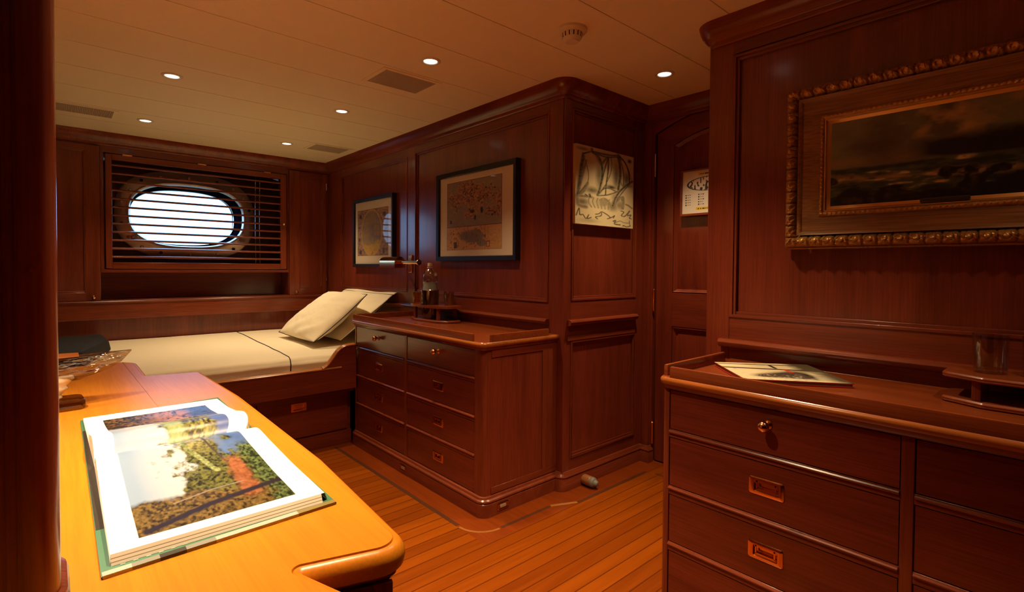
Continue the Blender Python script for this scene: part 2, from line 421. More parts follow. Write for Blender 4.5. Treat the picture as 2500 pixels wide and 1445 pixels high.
# porthole
wn = thing('window_1', None, None, (PCX, YH, PCZ)); structure(wn)
mb = MB()
mb.rings([stadium(.485,.352,YH-.001), stadium(.485,.352,YH-.014), stadium(.475,.342,YH-.02), stadium(.425,.275,YH-.022), stadium(.408,.258,YH-.03), stadium(.400,.248,YH-.026), stadium(.392,.240,YH+.0)], STEEL, False, False, True)
mb.build('porthole_ring', wn)
mb = MB(); TUN = simple('porthole tunnel paint', (.010,.011,.020,1), .7, spec=.0)
mb.rings([stadium(.3999,.2499,YH-.002), stadium(.388,.238,YH+.02), stadium(.385,.235,YH+.29)], TUN, False, False, True)
mb.build('porthole_sleeve', wn)
mb = MB(); mb.rings([stadium(.392,.242,YH+.2), stadium(.375,.225,YH+.195), stadium(.372,.222,YH+.21)], CHROME, False, False, True)
mb.build('glazing_bead', wn)
mb = MB(); mb.rings([stadium(.384,.234,YH+.222), stadium(.384,.234,YH+.228)], PANE); mb.build('pane', wn)
for k in range(18):
    t = 2*PI*(k+.5)/18; c, s_ = math.cos(t), math.sin(t)
    x = PCX+.448*math.copysign(abs(c)**(2/2.6), c); z = PCZ+.312*math.copysign(abs(s_)**(2/2.6), s_)
    mb = MB(); mb.lathe([(.012,0),(.012,.006),(.008,.010),(.008,.014),(.001,.016)], (x, YH-.019, z), STEEL if k % 3 else BLACKF, '-y', 10); mb.build('bolt', wn)
for t in (.55, 2.6, 3.75, 5.7):
    x = PCX+.455*math.cos(t); z = PCZ+.325*math.sin(t)
    mb = MB(); mb.box(x-.03, x+.03, YH-.045, YH-.02, z-.011, z+.011, STEEL); mb.lathe([(.016,0),(.016,.03),(.010,.036)], (x, YH-.02, z), STEEL, '-y', 14); mb.build('latch_dog', wn, .003)
for x in (1.318, 1.352):
    mb = MB(); mb.tube([(x, YW+.14, SZ0+.002), (x, YW+.14, SZ1-.002)], .0045, CHROME, 10); mb.build('vertical_rod', wn)

# louvred shutter
sh = thing('louvred_shutter', 'louvred mahogany shutter hinged in front of the oval porthole', 'window shutter', (.91, YW, 1.09))
mb = MB(); y0, y1 = YW-.010, YW+.024
ox0, ox1, oz0, oz1 = .331, 1.477, 1.140, 1.866
mb.box(.293, ox0, y0, y1, 1.096, 1.907, TRIMZ); mb.box(ox1, 1.527, y0, y1, 1.096, 1.907, TRIMZ)
mb.box(ox0, ox1, y0, y1, 1.096, oz0, TRIMX); mb.box(ox0, ox1, y0, y1, oz1, 1.907, TRIMX)
mb.build('frame', sh, .003)
for k in range(12):
    z = 1.180+.0594*k; mb = MB()
    ol = rrect(0, 0, .019, .0068, .005, 3)
    ca, sa = math.cos(.16), math.sin(.16)
    pts = [(a*ca-b*sa, a*sa+b*ca) for a, b in ol]
    mb.rings([[(x, YW+.008-a, z-b) for a, b in pts] for x in (ox0-.004, ox1+.004)], TRIMX); mb.build('slat', sh)
for x in (.42, .89, 1.37):
    mb = MB(); mb.box(x-.028, x+.028, y0-.0018, y0-.0003, 1.903, 1.909, BRASSD); mb.tube([(x-.028,y0-.005,1.911),(x+.028,y0-.005,1.911)], .0022, BRASS, 8); mb.build('hinge', sh)
mb = MB(); mb.lathe([(.009,0),(.009,.004),(.005,.008),(.007,.016),(.009,.02),(.002,.026)], (1.503, y0, 1.482), BRASS, '-y', 14); mb.box(1.498, 1.507, y0-.012, y0-.008, 1.435, 1.482, BRASS); mb.build('latch', sh)

# lockers either side of the window
def locker(x0, x1, px0, px1, kx, hx, label):
    t = thing('wall_locker', label, 'wall cupboard', ((x0+x1)/2, YW, .868), 'lockers beside the porthole')
    mb = MB(); z0, z1 = .868, 1.952; f = lambda a, z, d: (a, YW-d, z)
    pz0, pz1 = .928, 1.912
    mb.wbox(f, x0, px0, z0, z1, -.003, .016, TRIMZ); mb.wbox(f, px1, x1, z0, z1, -.003, .016, TRIMZ)
    mb.wbox(f, px0, px1, z0, pz0, -.003, .016, WX); mb.wbox(f, px0, px1, pz1, z1, -.003, .016, WX)
    mb.wbox(f, px0, px1, pz0, pz1, -.003, .004, WV)
    for q in (.010,):
        mb.wbox(f, px0, px0+q, pz0, pz1, .004, .012, TRIMZ); mb.wbox(f, px1-q, px1, pz0, pz1, .004, .012, TRIMZ)
        mb.wbox(f, px0, px1, pz0, pz0+q, .004, .012, WX); mb.wbox(f, px0, px1, pz1-q, pz1, .004, .012, WX)
    mb.build('door', t, .002)
    mb = MB(); mb.lathe([(.011,0),(.010,.003),(.006,.006),(.006,.013),(.012,.019),(.014,.026),(.010,.033),(.001,.036)], (kx, YW-.016, .895), BRASS, '-y', 18); mb.build('knob', t)
    if hx:
        for z in (1.84, 1.02):
            mb = MB(); mb.tube([(hx, YW-.02, z-.03), (hx, YW-.02, z+.03)], .004, BRASS, 8); mb.build('hinge', t)
locker(-.12, .262, -.06, .184, .222, None, 'narrow panelled locker door left of the porthole shutter, partly behind the post')
locker(1.549, 1.875, 1.634, 1.835, 1.602, 1.872, 'narrow panelled locker door between porthole shutter and the corner by the maps')

# ceiling
GR = [-1.12,-.79,-.46,-.13,.20,.545,.889,1.1956,1.5167,1.8415,2.176,2.504,2.8336,3.1765,3.529,3.897,4.26]
mb = MB(); e = [YF]+GR+[YW+.05]
for a, b in zip(e[:-1], e[1:]): mb.box(XL, XD+.05, a+.0022, b-.0022, H, H+.012, CEIL)
mb.box(XL, XD+.05, YF, YW+.05, H+.004, H+.03, CEILG)
structure(mb.build('ceiling'))

# crown moulding
path = fillet([(XL, YW), (XM, YW), (XM, YS), (XD, YS), (XD, YE), (XM, YE), (XM, YF)], [0,0,.03,0,0,.03,0], 6, False)
mb = MB()
sweep(mb, path, [(0,1.962),(.006,1.962),(.010,1.966),(.010,1.978),(.014,1.984),(.020,1.988),(.030,1.999),(.040,2.014),(.047,2.030),(.050,2.040),(.052,2.0495),(0,2.0495)], TRIMY)
structure(mb.build('trim_1'))
# skirting
BP = [(0,0),(.018,0),(.018,.060),(.015,.066),(.019,.070),(.017,.076),(.010,.082),(.006,.092),(0,.094)]
mb = MB(); sweep(mb, fillet([(XM, 1.786), (XM, YS), (XD-.03, YS), (XD-.03, 1.680), (XD, 1.680)], [0,.02,0,0,0], 5, False), BP, TRIMX); structure(mb.build('baseboard_passage'))
# dado rails
DP = [(0,.828),(.010,.828),(.020,.832),(.027,.840),(.029,.848),(.025,.856),(.016,.860),(0,.860)]
def rail(name, p0, p1, mat):
    mb = MB(); sweep(mb, [p0, p1], DP, mat); structure(mb.build(name))
rail('trim_2', (XM, 4.60), (XM, 1.835), TRIMY); rail('trim_3', (1.928, YS), (2.506, YS), TRIMX); rail('trim_4', (XM, .925), (XM, -1.2), TRIMY)
mb = MB(); mb.box(1.928, 2.506, YS-.006, YS, .752, .775, TRIMX); structure(mb.build('trim_5', bevel=.002))
# ledge band over the bed
mb = MB(); sweep(mb, [(XL, YW), (XM-.03, YW)], [(-.01,.735),(.028,.735),(.034,.742),(.034,.846),(.042,.852),(.044,.860),(.040,.867),(0,.868),(-.01,.868)], TRIMX); structure(mb.build('trim_6'))

# floor -------------------------------------------------------------
mb = MB(); BX = 1.300; BY = 1.600
mb.add([(XL,YF,0),(BX,YF,0),(BX,BY,0),(XD+.1,BY,0),(XD+.1,YF,0),(XL,YW,0),(BX,YW,0)], [(0,1,2,6,5),(1,4,3,2)], FLOORP)
# margin boards round chest with a rounded corner, and dark inlay strips
q = fillet([(BX, YW), (BX, 1.66), (1.74, 1.66), (1.86, BY), (XD+.1, BY), (XD+.1, YS+.03), (XM+.03, YS+.03), (XM+.03, YW)], [0,.10,.05,.05,0,0,0,0], 8)
mb.add([(a, b, 0) for a, b in [(BX,YW),(BX,BY),(XD+.1,BY),(XD+.1,YS+.03),(XM+.03,YS+.03),(XM+.03,YW)]], [tuple(range(6))], FLOORM)
mb.box(BX-.002, BX+.018, 1.80, 3.09, -.01, .0006, INLAY)
mb.box(1.44, 1.74, 1.655, 1.671, -.01, .0006, INLAY); mb.box(1.87, 2.44, 1.597, 1.612, -.01, .0006, INLAY)
mb.box(2.448, 2.462, 1.0, 1.55, -.01, .0006, INLAY)
PALE = wood('pale curved inlay', (.32,.12,.028,1), (.42,.16,.04,1), 'x', .3)
def arc(cx, cy, r, a0, a1, w):
    o = [(cx+r*math.cos(a0+(a1-a0)*k/10), cy+r*math.sin(a0+(a1-a0)*k/10)) for k in range(11)]
    i = [(cx+(r-w)*math.cos(a0+(a1-a0)*k/10), cy+(r-w)*math.sin(a0+(a1-a0)*k/10)) for k in range(10, -1, -1)]
    p = o+i; mb.rings([[(a, b, -.01) for a, b in p], [(a, b, .0006) for a, b in p]], PALE)
arc(1.428, 1.785, .13, PI, 1.5*PI, .012)
mb.add([(1.74,1.655,.0007),(1.752,1.672,.0007),(1.872,1.614,.0007),(1.865,1.598,.0007)], [(0,1,2,3)], PALE)
# board margin at dresser
mb.add([(1.30,YF,.0003),(1.45,YF,.0003),(1.45,1.0,.0003),(1.30,1.0,.0003)], [(0,1,2,3)], FLOORM); mb.box(1.298, 1.314, YF, 1.0, -.01, .0006, INLAY)
mb.box(XL, XD+.1, YF, YW, -.06, -.012, INLAY)
structure(mb.build('floor'))

# post in the foreground ----------------------------------------------------
PO = fillet([(XL, .560), (.0045, .560), (.0045, .660), (XL, .660)], [0,.026,.026,0], 8)
mb = MB(); mb.loft(PO, [(0,.7525),(0,H)], TRIMZ, smooth=False)
for x in (-.020, -.0265): mb.box(x-.0012, x+.0012, .5592, .562, .85, H, WV)
structure(mb.build('wall_partition'))
mb = MB(); PR = fillet([(-.30, .560), (.0045, .560), (.0045, .660), (-.30, .660)], [0,.026,.026,0], 8)
mb.loft(PR, [(-.0003,.752),(-.006,.752),(-.006,.836),(-.0045,.841),(-.001,.843),(-.0003,.843)], TRIMX); structure(mb.build('trim_7'))

# ------------------------------------------------------------------ door
dr = thing('door_1', None, None, (XD+.01, 1.66, 0)); structure(dr)
mb = MB(); fD = lambda a, z, d: (XD+.012-d, a, z)
dp = [(1.664, .008), (1.664, 1.892)] + [(1.664-(1.664-.99)*k/14, 1.892+.084*math.sin(PI*k/14)) for k in range(1, 14)] + [(.99, 1.892), (.99, .008)]
ip = [(1.560, .985), (1.560, 1.815)] + [(1.560-(1.560-1.09)*k/14, 1.815+.06*math.sin(PI*k/14)) for k in range(1, 14)] + [(1.09, 1.815), (1.09, .985)]
def fl(a): return [(XD+.010, p[0], p[1]) for p in a]
# leaf as back slab + stiles/rails
mb.rings([[(XD+.030, a, b) for a, b in dp], [(XD+.05, a, b) for a, b in dp]], WV)
mb.wbox(fD, 1.560, 1.664, .008, 1.892, -.02, 0, WV); mb.wbox(fD, .99, 1.09, .008, 1.892, -.02, 0, WV)
mb.wbox(fD, 1.09, 1.560, .795, .985, -.02, 0, WY); mb.wbox(fD, 1.09, 1.560, .008, .20, -.02, 0, WY)
for k in range(14):
    a0, a1 = ip[1+k], ip[2+k]; b0, b1 = dp[1+k], dp[2+k]
    V = [(XD+.0112, *a0), (XD+.0112, *a1), (XD+.0112, *b1), (XD+.0112, *b0), (XD+.0296, *a0), (XD+.0296, *a1), (XD+.0296, *b1), (XD+.0296, *b0)]
    mb.add(V, [(0,1,2,3),(4,7,6,5),(0,4,5,1),(3,2,6,7),(1,5,6,2),(0,3,7,4)], WY)
mb.build('leaf', dr, .0015)
def inner(poly, ins, dep, name):
    mb = MB()
    if (poly[1][0]-poly[0][0])*(poly[2][1]-poly[1][1])-(poly[2][0]-poly[1][0])*(poly[1][1]-poly[0][1]) < 0: poly = poly[::-1]
    mb.loft(poly, [(0,XD+.030),(0,XD+.019),(.006,XD+.012),(.012,XD+.019),(.022,XD+.028),(.05,XD+.020),(.05,XD+.020)], WV, False, True, mapf=lambda a, b, h: (h, a, b)); mb.build(name, dr)
inner(ip[::-1], 0, 0, 'raised_panel')
inner([(1.09,.20),(1.560,.20),(1.560,.795),(1.09,.795)], 0, 0, 'raised_panel')
for z0, z1 in ((1.647,1.774),(.874,.995),(.104,.224)):
    mb = MB(); mb.tube([(XD-.004, 1.668, z0), (XD-.004, 1.668, z1)], .006, BRASS, 10); mb.lathe([(.008,0),(.008,.004),(.001,.01)], (XD-.004,1.668,z1), BRASS, 'z', 10); mb.build('hinge', dr)
# safety plan on the door
sp = thing('safety_plan', 'framed white evacuation plan with yellow bands, hung on the door', 'notice', (XD-.004, 1.40, 1.40))
mb = MB(); X0 = XD-.006; ya, yb, za, zb = 1.175, 1.502, 1.408, 1.658
for a0, a1, b0, b1 in ((ya, ya+.010, za, zb), (yb-.010, yb, za, zb), (ya+.010, yb-.010, za, za+.012), (ya+.010, yb-.010, zb-.010, zb)):
    mb.box(X0-.012, XD+.011, a0, a1, b0, b1, TRIMY)
mb.build('frame', sp, .002)
U, V = grid(200, 150)
im = np.ones(U.shape+(3,))*C(225,218,205)
def blk(u0, u1, v0, v1, col, n=None):
    m_ = (U > u0) & (U < u1) & (V > v0) & (V < v1)
    if n is not None: m_ &= n
    im[m_] = col
nn = vnoise(U, V, 90, 3, 5) > .45
blk(.30,.70,.885,.945,C(225,190,40)); blk(.33,.67,.90,.93,C(60,50,20), nn)
blk(.26,.74,.075,.135,C(225,190,40)); blk(.29,.71,.09,.12,C(60,50,20), nn)
el = ((U-.5)/.40)**2+((V-.68)/.16)**2
edge = np.abs(el-1) < .09; im[edge] = C(60,55,50)
lines = (vnoise(U, V, 38, 14, 9) > .62) & (el < .9); im[lines] = C(70,64,58)
for u0 in (.06,.30,.54,.78):
    for k in range(5):
        v = .44-.058*k; blk(u0, u0+.025, v-.015, v+.015, C(50,45,40)); blk(u0+.045, u0+.09+.04*random.random(), v-.012, v+.012, C(95,88,80), nn)
picmesh('plan_sheet', planepts(U, V, (X0-.002, yb-.010, za+.012), (X0-.002, ya+.010, za+.012), (X0-.002, yb-.010, zb-.010)), im, attrmat('printed plan', .45), sp)

# ------------------------------------------------------------------ chests of drawers
def flush_handle(parent, x, y, z, w=.092, h=.048):
    mb = MB(); f = lambda a, b, d: (x-d, y-a, z+b)
    o = rrect(0, 0, w/2, h/2, .006, 4); i_ = rrect(0, 0, w/2-.014, h/2-.009, .003, 4)
    mb.rings([[f(a, b, 0) for a, b in o], [f(a, b, .002) for a, b in inset(o, .0003)], [f(a, b, .003) for a, b in inset(o, .0018)], [f(a, b, .003) for a, b in i_], [f(a, b, -.010) for a, b in inset(i_, .002)]], BRASS, False, True)
    mb.box(x-.0005, x+.003, y-.030, y+.030, z-.014, z-.011, BRASSD)
    mb.box(x-.0025, x+.001, y-.026, y+.026, z+.010, z+.014, BRASS)
    for s_ in (-1, 1): mb.box(x-.0025, x+.001, y+s_*.0245-.002, y+s_*.0245+.002, z-.008, z+.014, BRASS)
    mb.box(x-.0025, x+.001, y-.026, y+.026, z-.010, z-.0065, BRASS)
    return mb.build('flush_handle', parent)
def knob(parent, x, y, z):
    mb = MB(); mb.lathe([(.013,0),(.013,.002),(.010,.005),(.006,.008),(.0055,.014),(.010,.018),(.0145,.024),(.0155,.030),(.013,.037),(.006,.042),(.001,.043)], (x, y, z), BRASS, '-x', 22); return mb.build('knob', parent)
ROWS = [(.091,.243),(.270,.419),(.446,.598),(.622,.746)]
def chest(label, y0, y1, cols, near_side_low, fiddles, plates):
    t = thing('chest_of_drawers', label, 'chest of drawers', (1.66, (y0+y1)/2, 0))
    XF = 1.430; XB = XM-.002
    rl, rh = (.030, .010) if near_side_low else (.010, .030)
    body = fillet([(XF, y1), (XF, y0), (XB, y0), (XB, y1)], [rh, rl, 0, 0], 6)
    core = fillet([(XF+.016, y1), (XF+.016, y0), (XB, y0), (XB, y1)], [.01, .01, 0, 0], 3)
    mb = MB()
    mb.loft(core, [(0,.06),(0,.765)], WV)
    # face frame
    ys = sorted([c for col in cols for c in col])
    st = [(y0+.001, ys[0])]+[(ys[i], ys[i+1]) for i in range(1, len(ys)-1, 2)]+[(ys[-1], y1-.001)]
    for i, (a, b) in enumerate(st):
        first, last = i == 0, i == len(st)-1
        pl = fillet([(XF, b), (XF, a), (XF+.05 if (first or last) else XF+.018, a), (XF+.05 if (first or last) else XF+.018, b)], [rh if last else .002, rl if first else .002, 0, 0], 6)
        mb.loft(pl, [(0,.075),(0,.764)], TRIMZ)
    for (c0, c1) in cols:
        for za, zb in ((.419,.446),(.243,.270),(.598,.622),(.075,.091),(.746,.764)):
            mb.box(XF+.001, XF+.018, c0, c1, za, zb, TRIMY)
            if za < .7:
                pr = [(XF+.004, zb-.001), (XF-.003, zb-.002), (XF-.006, zb-.006), (XF-.005, zb-.010), (XF+.001, zb-.012)]
                mb.rings([[(a, c0+.001, b) for a, b in pr], [(a, c1-.001, b) for a, b in pr]], TRIMY)
    # side panel frame on the exposed end
    yy = y0 if near_side_low else y1; sg = -1 if near_side_low else 1
    mb.box(XF+.045, XB, yy, yy+sg*.004, .095, .125, TRIMX); mb.box(XF+.045, XB, yy, yy+sg*.004, .715, .764, WX)
    mb.box(1.800, XB, yy, yy+sg*.004, .125, .715, TRIMZ)
    mb.build('carcass', t, .001)
    # plinth
    pl = fillet([(XF, y1), (XF, y0), (XB, y0), (XB, y1)], [.02, .03, 0, 0], 6)
    mb = MB(); mb.loft(pl, [(-.018,0),(-.018,.058),(-.014,.063),(-.019,.067),(-.018,.074),(-.010,.079),(-.007,.088),(-.001,.091)], TRIMY); mb.build('plinth', t)
    # cornice + top
    mb = MB()
    mb.loft(pl, [(-.001,.748),(-.006,.750),(-.010,.757),(-.012,.765)], TRIMY, False, False)
    mb.loft(fillet([(XF-.026, y1+.005), (XF-.026, y0-.020), (XB, y0-.020), (XB, y1+.005)], [.03,.04,0,0], 8), [(.010,.7645),(.003,.766),(0,.771),(-.001,.777),(.001,.783),(.006,.787),(.0075,.787)], EDGEY, True, False)
    mb.loft(fillet([(XF-.026, y1+.005), (XF-.026, y0-.020), (XB, y0-.020), (XB, y1+.005)], [.03,.04,0,0], 8), [(.0075,.787),(.0085,.7855),(.010,.787),(.012,.787)], TOPY, False, True)
    mb.build('top', t)
    for a in fiddles:
        mb = MB(); (xa, ya), (xb, yb) = a; w = .006
        if abs(xa-xb) < abs(ya-yb):
            P = [(xa-w, min(ya,yb)), (xa+w, min(ya,yb)), (xa+w, max(ya,yb)), (xa-w, max(ya,yb))]
        else:
            P = [(min(xa,xb), ya-w), (max(xa,xb), ya-w), (max(xa,xb), ya+w), (min(xa,xb), ya+w)]
        mb.loft(P, [(0,.7868),(0,.816),(.0012,.820),(.003,.821)], TOPY); mb.build('fiddle_rail', t)
    for ci, (c0, c1) in enumerate(cols):
        for ri, (za, zb) in enumerate(ROWS):
            ym = (c0+c1)/2; a0, a1 = c0+.0025, c1-.0025; b0, b1 = za+.0025, zb-.0025; mb = MB()
            xf = XF+.003
            if ri == 3:
                mb.box(xf, XF+.015, a0, a1, b0, b1, WY); d = mb.build('drawer', t); knob(d, xf, ym+.0, .703)
            else:
                zm = (za+zb)/2+.008; hw, hh = .034, .017
                mb.box(xf, XF+.015, a0, ym-hw, b0, b1, WY); mb.box(xf, XF+.015, ym+hw, a1, b0, b1, WY)
                mb.box(xf, XF+.015, ym-hw, ym+hw, b0, zm-hh, WY); mb.box(xf, XF+.015, ym-hw, ym+hw, zm+hh, b1, WY)
                d = mb.build('drawer', t); flush_handle(d, xf, ym, zm)
    for (px, py, ax) in plates:
        o = rrect(0, 0, .036, .017, .012, 5); z = .034; mb = MB()
        f = (lambda a, b, d: (px-d, py+a, z+b)) if ax == 'x' else (lambda a, b, d: (px+a, py-d, z+b))
        mb.rings([[f(a, b, 0) for a, b in o], [f(a, b, .002) for a, b in o], [f(a, b, .004) for a, b in inset(o, .004)], [f(a, b, .002) for a, b in inset(o, .008)]], BRASSD, False, True)
        bz = mb.build('step_light', t)
        mb = MB(); o2 = rrect(0, 0, .018, .007, .004, 4); mb.rings([[f(a, b, .002) for a, b in o2], [f(a, b, .0035) for a, b in inset(o2, .001)]], simple('frosted step lens', (.40,.30,.18,1), .4)); mb.build('step_light_lens', bz)
    return t
chest('eight-drawer mahogany chest beside the bunk with bottle and glasses on top', 1.780, 3.086, [(1.844,2.442),(2.468,3.064)], True,
      [((1.419,1.842),(1.419,3.070)), ((1.462,1.772),(1.830,1.772)), ((1.440,3.080),(1.860,3.080))], [(1.412, 2.446, 'x'), (1.533, 1.762, 'y')])
chest('nearest mahogany chest of drawers at right, below the gold-framed sea painting', -.430, .882, [(.272,.858),(-.345,.247)][::-1], False,
      [((1.416,-.40),(1.416,.846)), ((1.432,.873),(1.815,.873))], [])

# ------------------------------------------------------------------ bunk
bed = thing('bunk_bed', 'built-in mahogany bunk under the porthole with curved leeboard', 'bed', (.25, 3.10, 0))
mb = MB()
top = [(-.99,.500),(1.17,.500),(1.205,.503),(1.235,.515),(1.26,.540),(1.285,.572),(1.31,.602),(1.34,.622),(1.37,.630),(1.424,.632)]
tp = smoothline(top, 4)
poly = [(-.99,.362),(1.424,.362)]+tp[::-1]
mb.rings([[(a, 3.048, b) for a, b in poly], [(a, 3.076, b) for a, b in poly]], WX)
mb.build('leeboard', bed, .001)
mb = MB()
cp = [(-.018,-.004),(-.019,.002),(-.012,.009),(0,.0115),(.012,.009),(.019,.002),(.018,-.004)]
rs = []
for i, (a, b) in enumerate(tp):
    q = tp[min(i+1, len(tp)-1)]; r_ = tp[max(i-1, 0)]; d = Vector((q[0]-r_[0], q[1]-r_[1])).normalized(); nrm = Vector((-d.y, d.x))
    rs.append([(a+nrm.x*h, 3.062+w, b+nrm.y*h) for w, h in cp])
mb.rings(rs, wood('leeboard cap', (.34,.105,.018,1), (.46,.16,.028,1), 'x', .25), True, True, True); mb.build('leeboard_cap', bed)
mb = MB(); mb.box(-.99, 1.424, 3.135, 3.155, 0, .362, WX); mb.box(-.99, 1.424, 3.076, 3.155, .340, .362, WX); mb.box(-.99, 1.424, 3.120, 3.135, 0, .085, WX)
mb.box(-.99, 1.88, 3.155, 4.60, .40, .43, WX); mb.box(-.99, 1.88, 3.11, 3.155, .362, .43, WX)
for x in (.852,): mb.box(x-.006, x+.006, 3.128, 3.136, .085, .340, TRIMZ)
mb.build('base', bed, .001)
mb = MB(); a0, a1, b0, b1 = .866, 1.400, .095, .335; hx, hz = 1.097, .278
mb.box(a0, hx-.034, 3.124, 3.135, b0, b1, WX); mb.box(hx+.034, a1, 3.124, 3.135, b0, b1, WX); mb.box(hx-.034, hx+.034, 3.124, 3.135, b0, hz-.017, WX); mb.box(hx-.034, hx+.034, 3.124, 3.135, hz+.017, b1, WX)
dw = mb.build('drawer', bed)
mb = MB(); f = lambda a, b, d: (hx+a, 3.124-d, hz+b)
o = rrect(0, 0, .046, .025, .005, 4); i_ = rrect(0, 0, .032, .0155, .003, 4)
mb.rings([[f(a, b, 0) for a, b in o], [f(a, b, .003) for a, b in inset(o, .001)], [f(a, b, .003) for a, b in i_], [f(a, b, -.009) for a, b in inset(i_, .002)]], BRASS, False, True)
mb.box(hx-.026, hx+.026, 3.122, 3.125, hz+.008, hz+.012, BRASS); mb.build('flush_handle', dw)

# mattress under a cream sheet
rng = np.random.RandomState(3)
nu, nv = 240, 150
U, V = grid(nu, nv); X0, X1, Y0, Y1 = -.975, 1.880, 3.092, 4.618
x = X0+(X1-X0)*U
# V runs from front hem up over the edge and back to the wall
Lf = .085; arcL = Lf+(Y1-Y0); s_ = V*arcL; R_ = .035
y = np.where(s_ < Lf, Y0, Y0+(s_-Lf)); z = np.where(s_ < Lf, .580-Lf+s_, .580)
k = np.clip((s_-(Lf-.05))/.10, 0, 1); cor = (k > 0) & (k < 1)
y = np.where(cor, Y0+.05*(1-np.cos(k*PI/2))*1.0*k**.0, np.where(s_ < Lf, Y0, y)); y = np.where(cor, Y0+.05*(1-np.cos(k*PI/2)), y); z = np.where(cor, .530+.05*np.sin(k*PI/2), z)
wr = fbm(U, V, 5, 5, 21, 4)-.5; wr2 = np.sin((V*60)+(fbm(U, V, 6, 3, 8, 3)*10))
z = z+np.where(s_ > Lf, .010*wr, 0)+np.where(s_ > Lf, .006*np.sin(PI*np.clip((s_-Lf)/1.5,0,1)), 0)
fr_ = np.exp(-((s_-Lf+.02)/.05)**2); y = y-fr_*(.004*wr2*(.3+fbm(U, V, 14, 4, 4, 2))+.010*wr)
ridge = np.exp(-((s_-(Lf-.035))/.009)**2)*np.clip((U-.35)*4, 0, 1)*np.clip((.92-U)*8, 0, 1); y = y-ridge*.006
mat_ = bpy.data.materials
P = np.stack([x, y, z], -1)
mt = thing('mattress', 'long bunk mattress under a smooth cream sheet with a navy piping line', 'mattress', (.45, 3.85, .43))
def gridmesh(name, P, mat, parent, thick=0):
    nu, nv = P.shape[:2]; idx = np.arange(nu*nv).reshape(nu, nv)
    F = np.stack([idx[:-1,:-1], idx[1:,:-1], idx[1:,1:], idx[:-1,1:]], -1).reshape(-1,4)
    o = ORG[parent.name]; me = bpy.data.meshes.new(name); me.from_pydata((P.reshape(-1,3)-np.array(o)).tolist(), [], F.tolist())
    me.materials.append(mat); me.polygons.foreach_set('use_smooth', [True]*len(me.polygons))
    ob = bpy.data.objects.new(name, me); COL.objects.link(ob); ob.parent = parent; ORG[ob.name] = o
    return ob
gridmesh('sheet', P, LINEN, mt)
mb = MB(); mb.box(X0+.004, X1-.004, Y0+.012, Y1-.004, .432, .545, LINEN); mb.build('mattress_core', mt)
def sheet_pt(xx, vv):
    i = int(round((xx-X0)/(X1-X0)*(nu-1))); j = int(round(vv*(nv-1))); return P[i, j]
pts = []
for k in range(40):
    t = k/39; vv = .01+.985*t; xx = 1.040+.085*min(1, max(0, (vv-.03))/.95)+.004*math.sin(9*t)
    p = sheet_pt(xx, vv); pts.append((xx, p[1]-.001*(vv < .09), p[2]+.0015))
mb = MB(); mb.tube(pts, .0030, NAVY, 6); mb.build('piping', mt)
# top-sheet fold: a slightly raised layer left of the piping
# pillows
def pillow(name, label, c, half, slope, yaw, seed, flange=0):
    t = thing(name, label, 'pillow', c, 'pillows on the bunk')
    rot = Matrix.Rotation(yaw, 3, 'Z') @ Matrix.Rotation(-slope, 3, 'Y')
    n = 60; U, V = grid(n, n); a = U*2-1; b = V*2-1
    def shp(sign):
        edge = (1-np.abs(a)**2.6)*(1-np.abs(b)**2.6)
        h = half[2]*np.clip(edge, 0, 1)**.62
        pin = 1-.06*(np.abs(b)**2)*(1-np.abs(a)**2); pin2 = 1-.05*(np.abs(a)**2)*(1-np.abs(b)**2)
        w = (fbm(U, V, 3, 3, seed, 4)-.5)*.030*np.clip(edge*3, 0, 1)
        w = w+.006*np.sin(14*(a+.5*b)+6*fbm(U, V, 2, 2, seed+5, 2))*np.clip(edge*2, 0, 1)*np.clip(1.2*np.abs(a)-.2,0,1)
        Q = np.stack([a*half[0]*pin, b*half[1]*pin2, sign*h+w+.018*(fbm(U, V, 2, 2, seed+9, 2)-.5)], -1)
        return np.einsum('ij,uvj->uvi', np.array(rot), Q)+np.array(c)
    T = shp(1); B = shp(-1)
    Pm = np.concatenate([T, B[::-1]], 0)
    B[0] = T[0]; B[-1] = T[-1]; B[:,0] = T[:,0]; B[:,-1] = T[:,-1]
    o = Vector(c); me = bpy.data.meshes.new('pillowcase'); idx = np.arange(n*n).reshape(n, n)
    F = np.stack([idx[:-1,:-1], idx[1:,:-1], idx[1:,1:], idx[:-1,1:]], -1).reshape(-1,4)
    me.from_pydata(np.concatenate([T.reshape(-1,3), B.reshape(-1,3)], 0).__sub__(np.array(o)).tolist(), [], F.tolist()+(F[:,::-1]+n*n).tolist())
    me.materials.append(LINEN)
    bm = bmesh.new(); bm.from_mesh(me); bmesh.ops.remove_doubles(bm, verts=bm.verts, dist=1e-5); bmesh.ops.recalc_face_normals(bm, faces=bm.faces); bm.to_mesh(me); bm.free()
    me.polygons.foreach_set('use_smooth', [True]*len(me.polygons))
    ob = bpy.data.objects.new('pillowcase', me); COL.objects.link(ob); ob.parent = t; ORG[ob.name] = o
    loop = [T[i,0] for i in range(n)]+[T[-1,i] for i in range(n)]+[T[n-1-i,-1] for i in range(n)]+[T[0,n-1-i] for i in range(n)]
    pts = [loop[i] for i in range(0, len(loop), 3)]
    mb = MB(); mb.tube(pts, .0026, NAVY, 6, True); mb.build('piping', t)
    if flange:
        mb = MB()
        e = [T[-1,i] for i in range(n)]; d = np.array(rot) @ np.array((1,0,0)); up = np.array(rot) @ np.array((0,0,1))
        R0 = []; 
        for j in range(6):
            f_ = flange*j/5
            R0.append([tuple(p+d*f_+up*(.007*math.sin(i*.16+1)*j/5-.022*(j/5)**2)) for i, p in enumerate(e)])
        mb.rings(R0, LINEN, False, False, True, False); mb.build('flange', t)
    return t
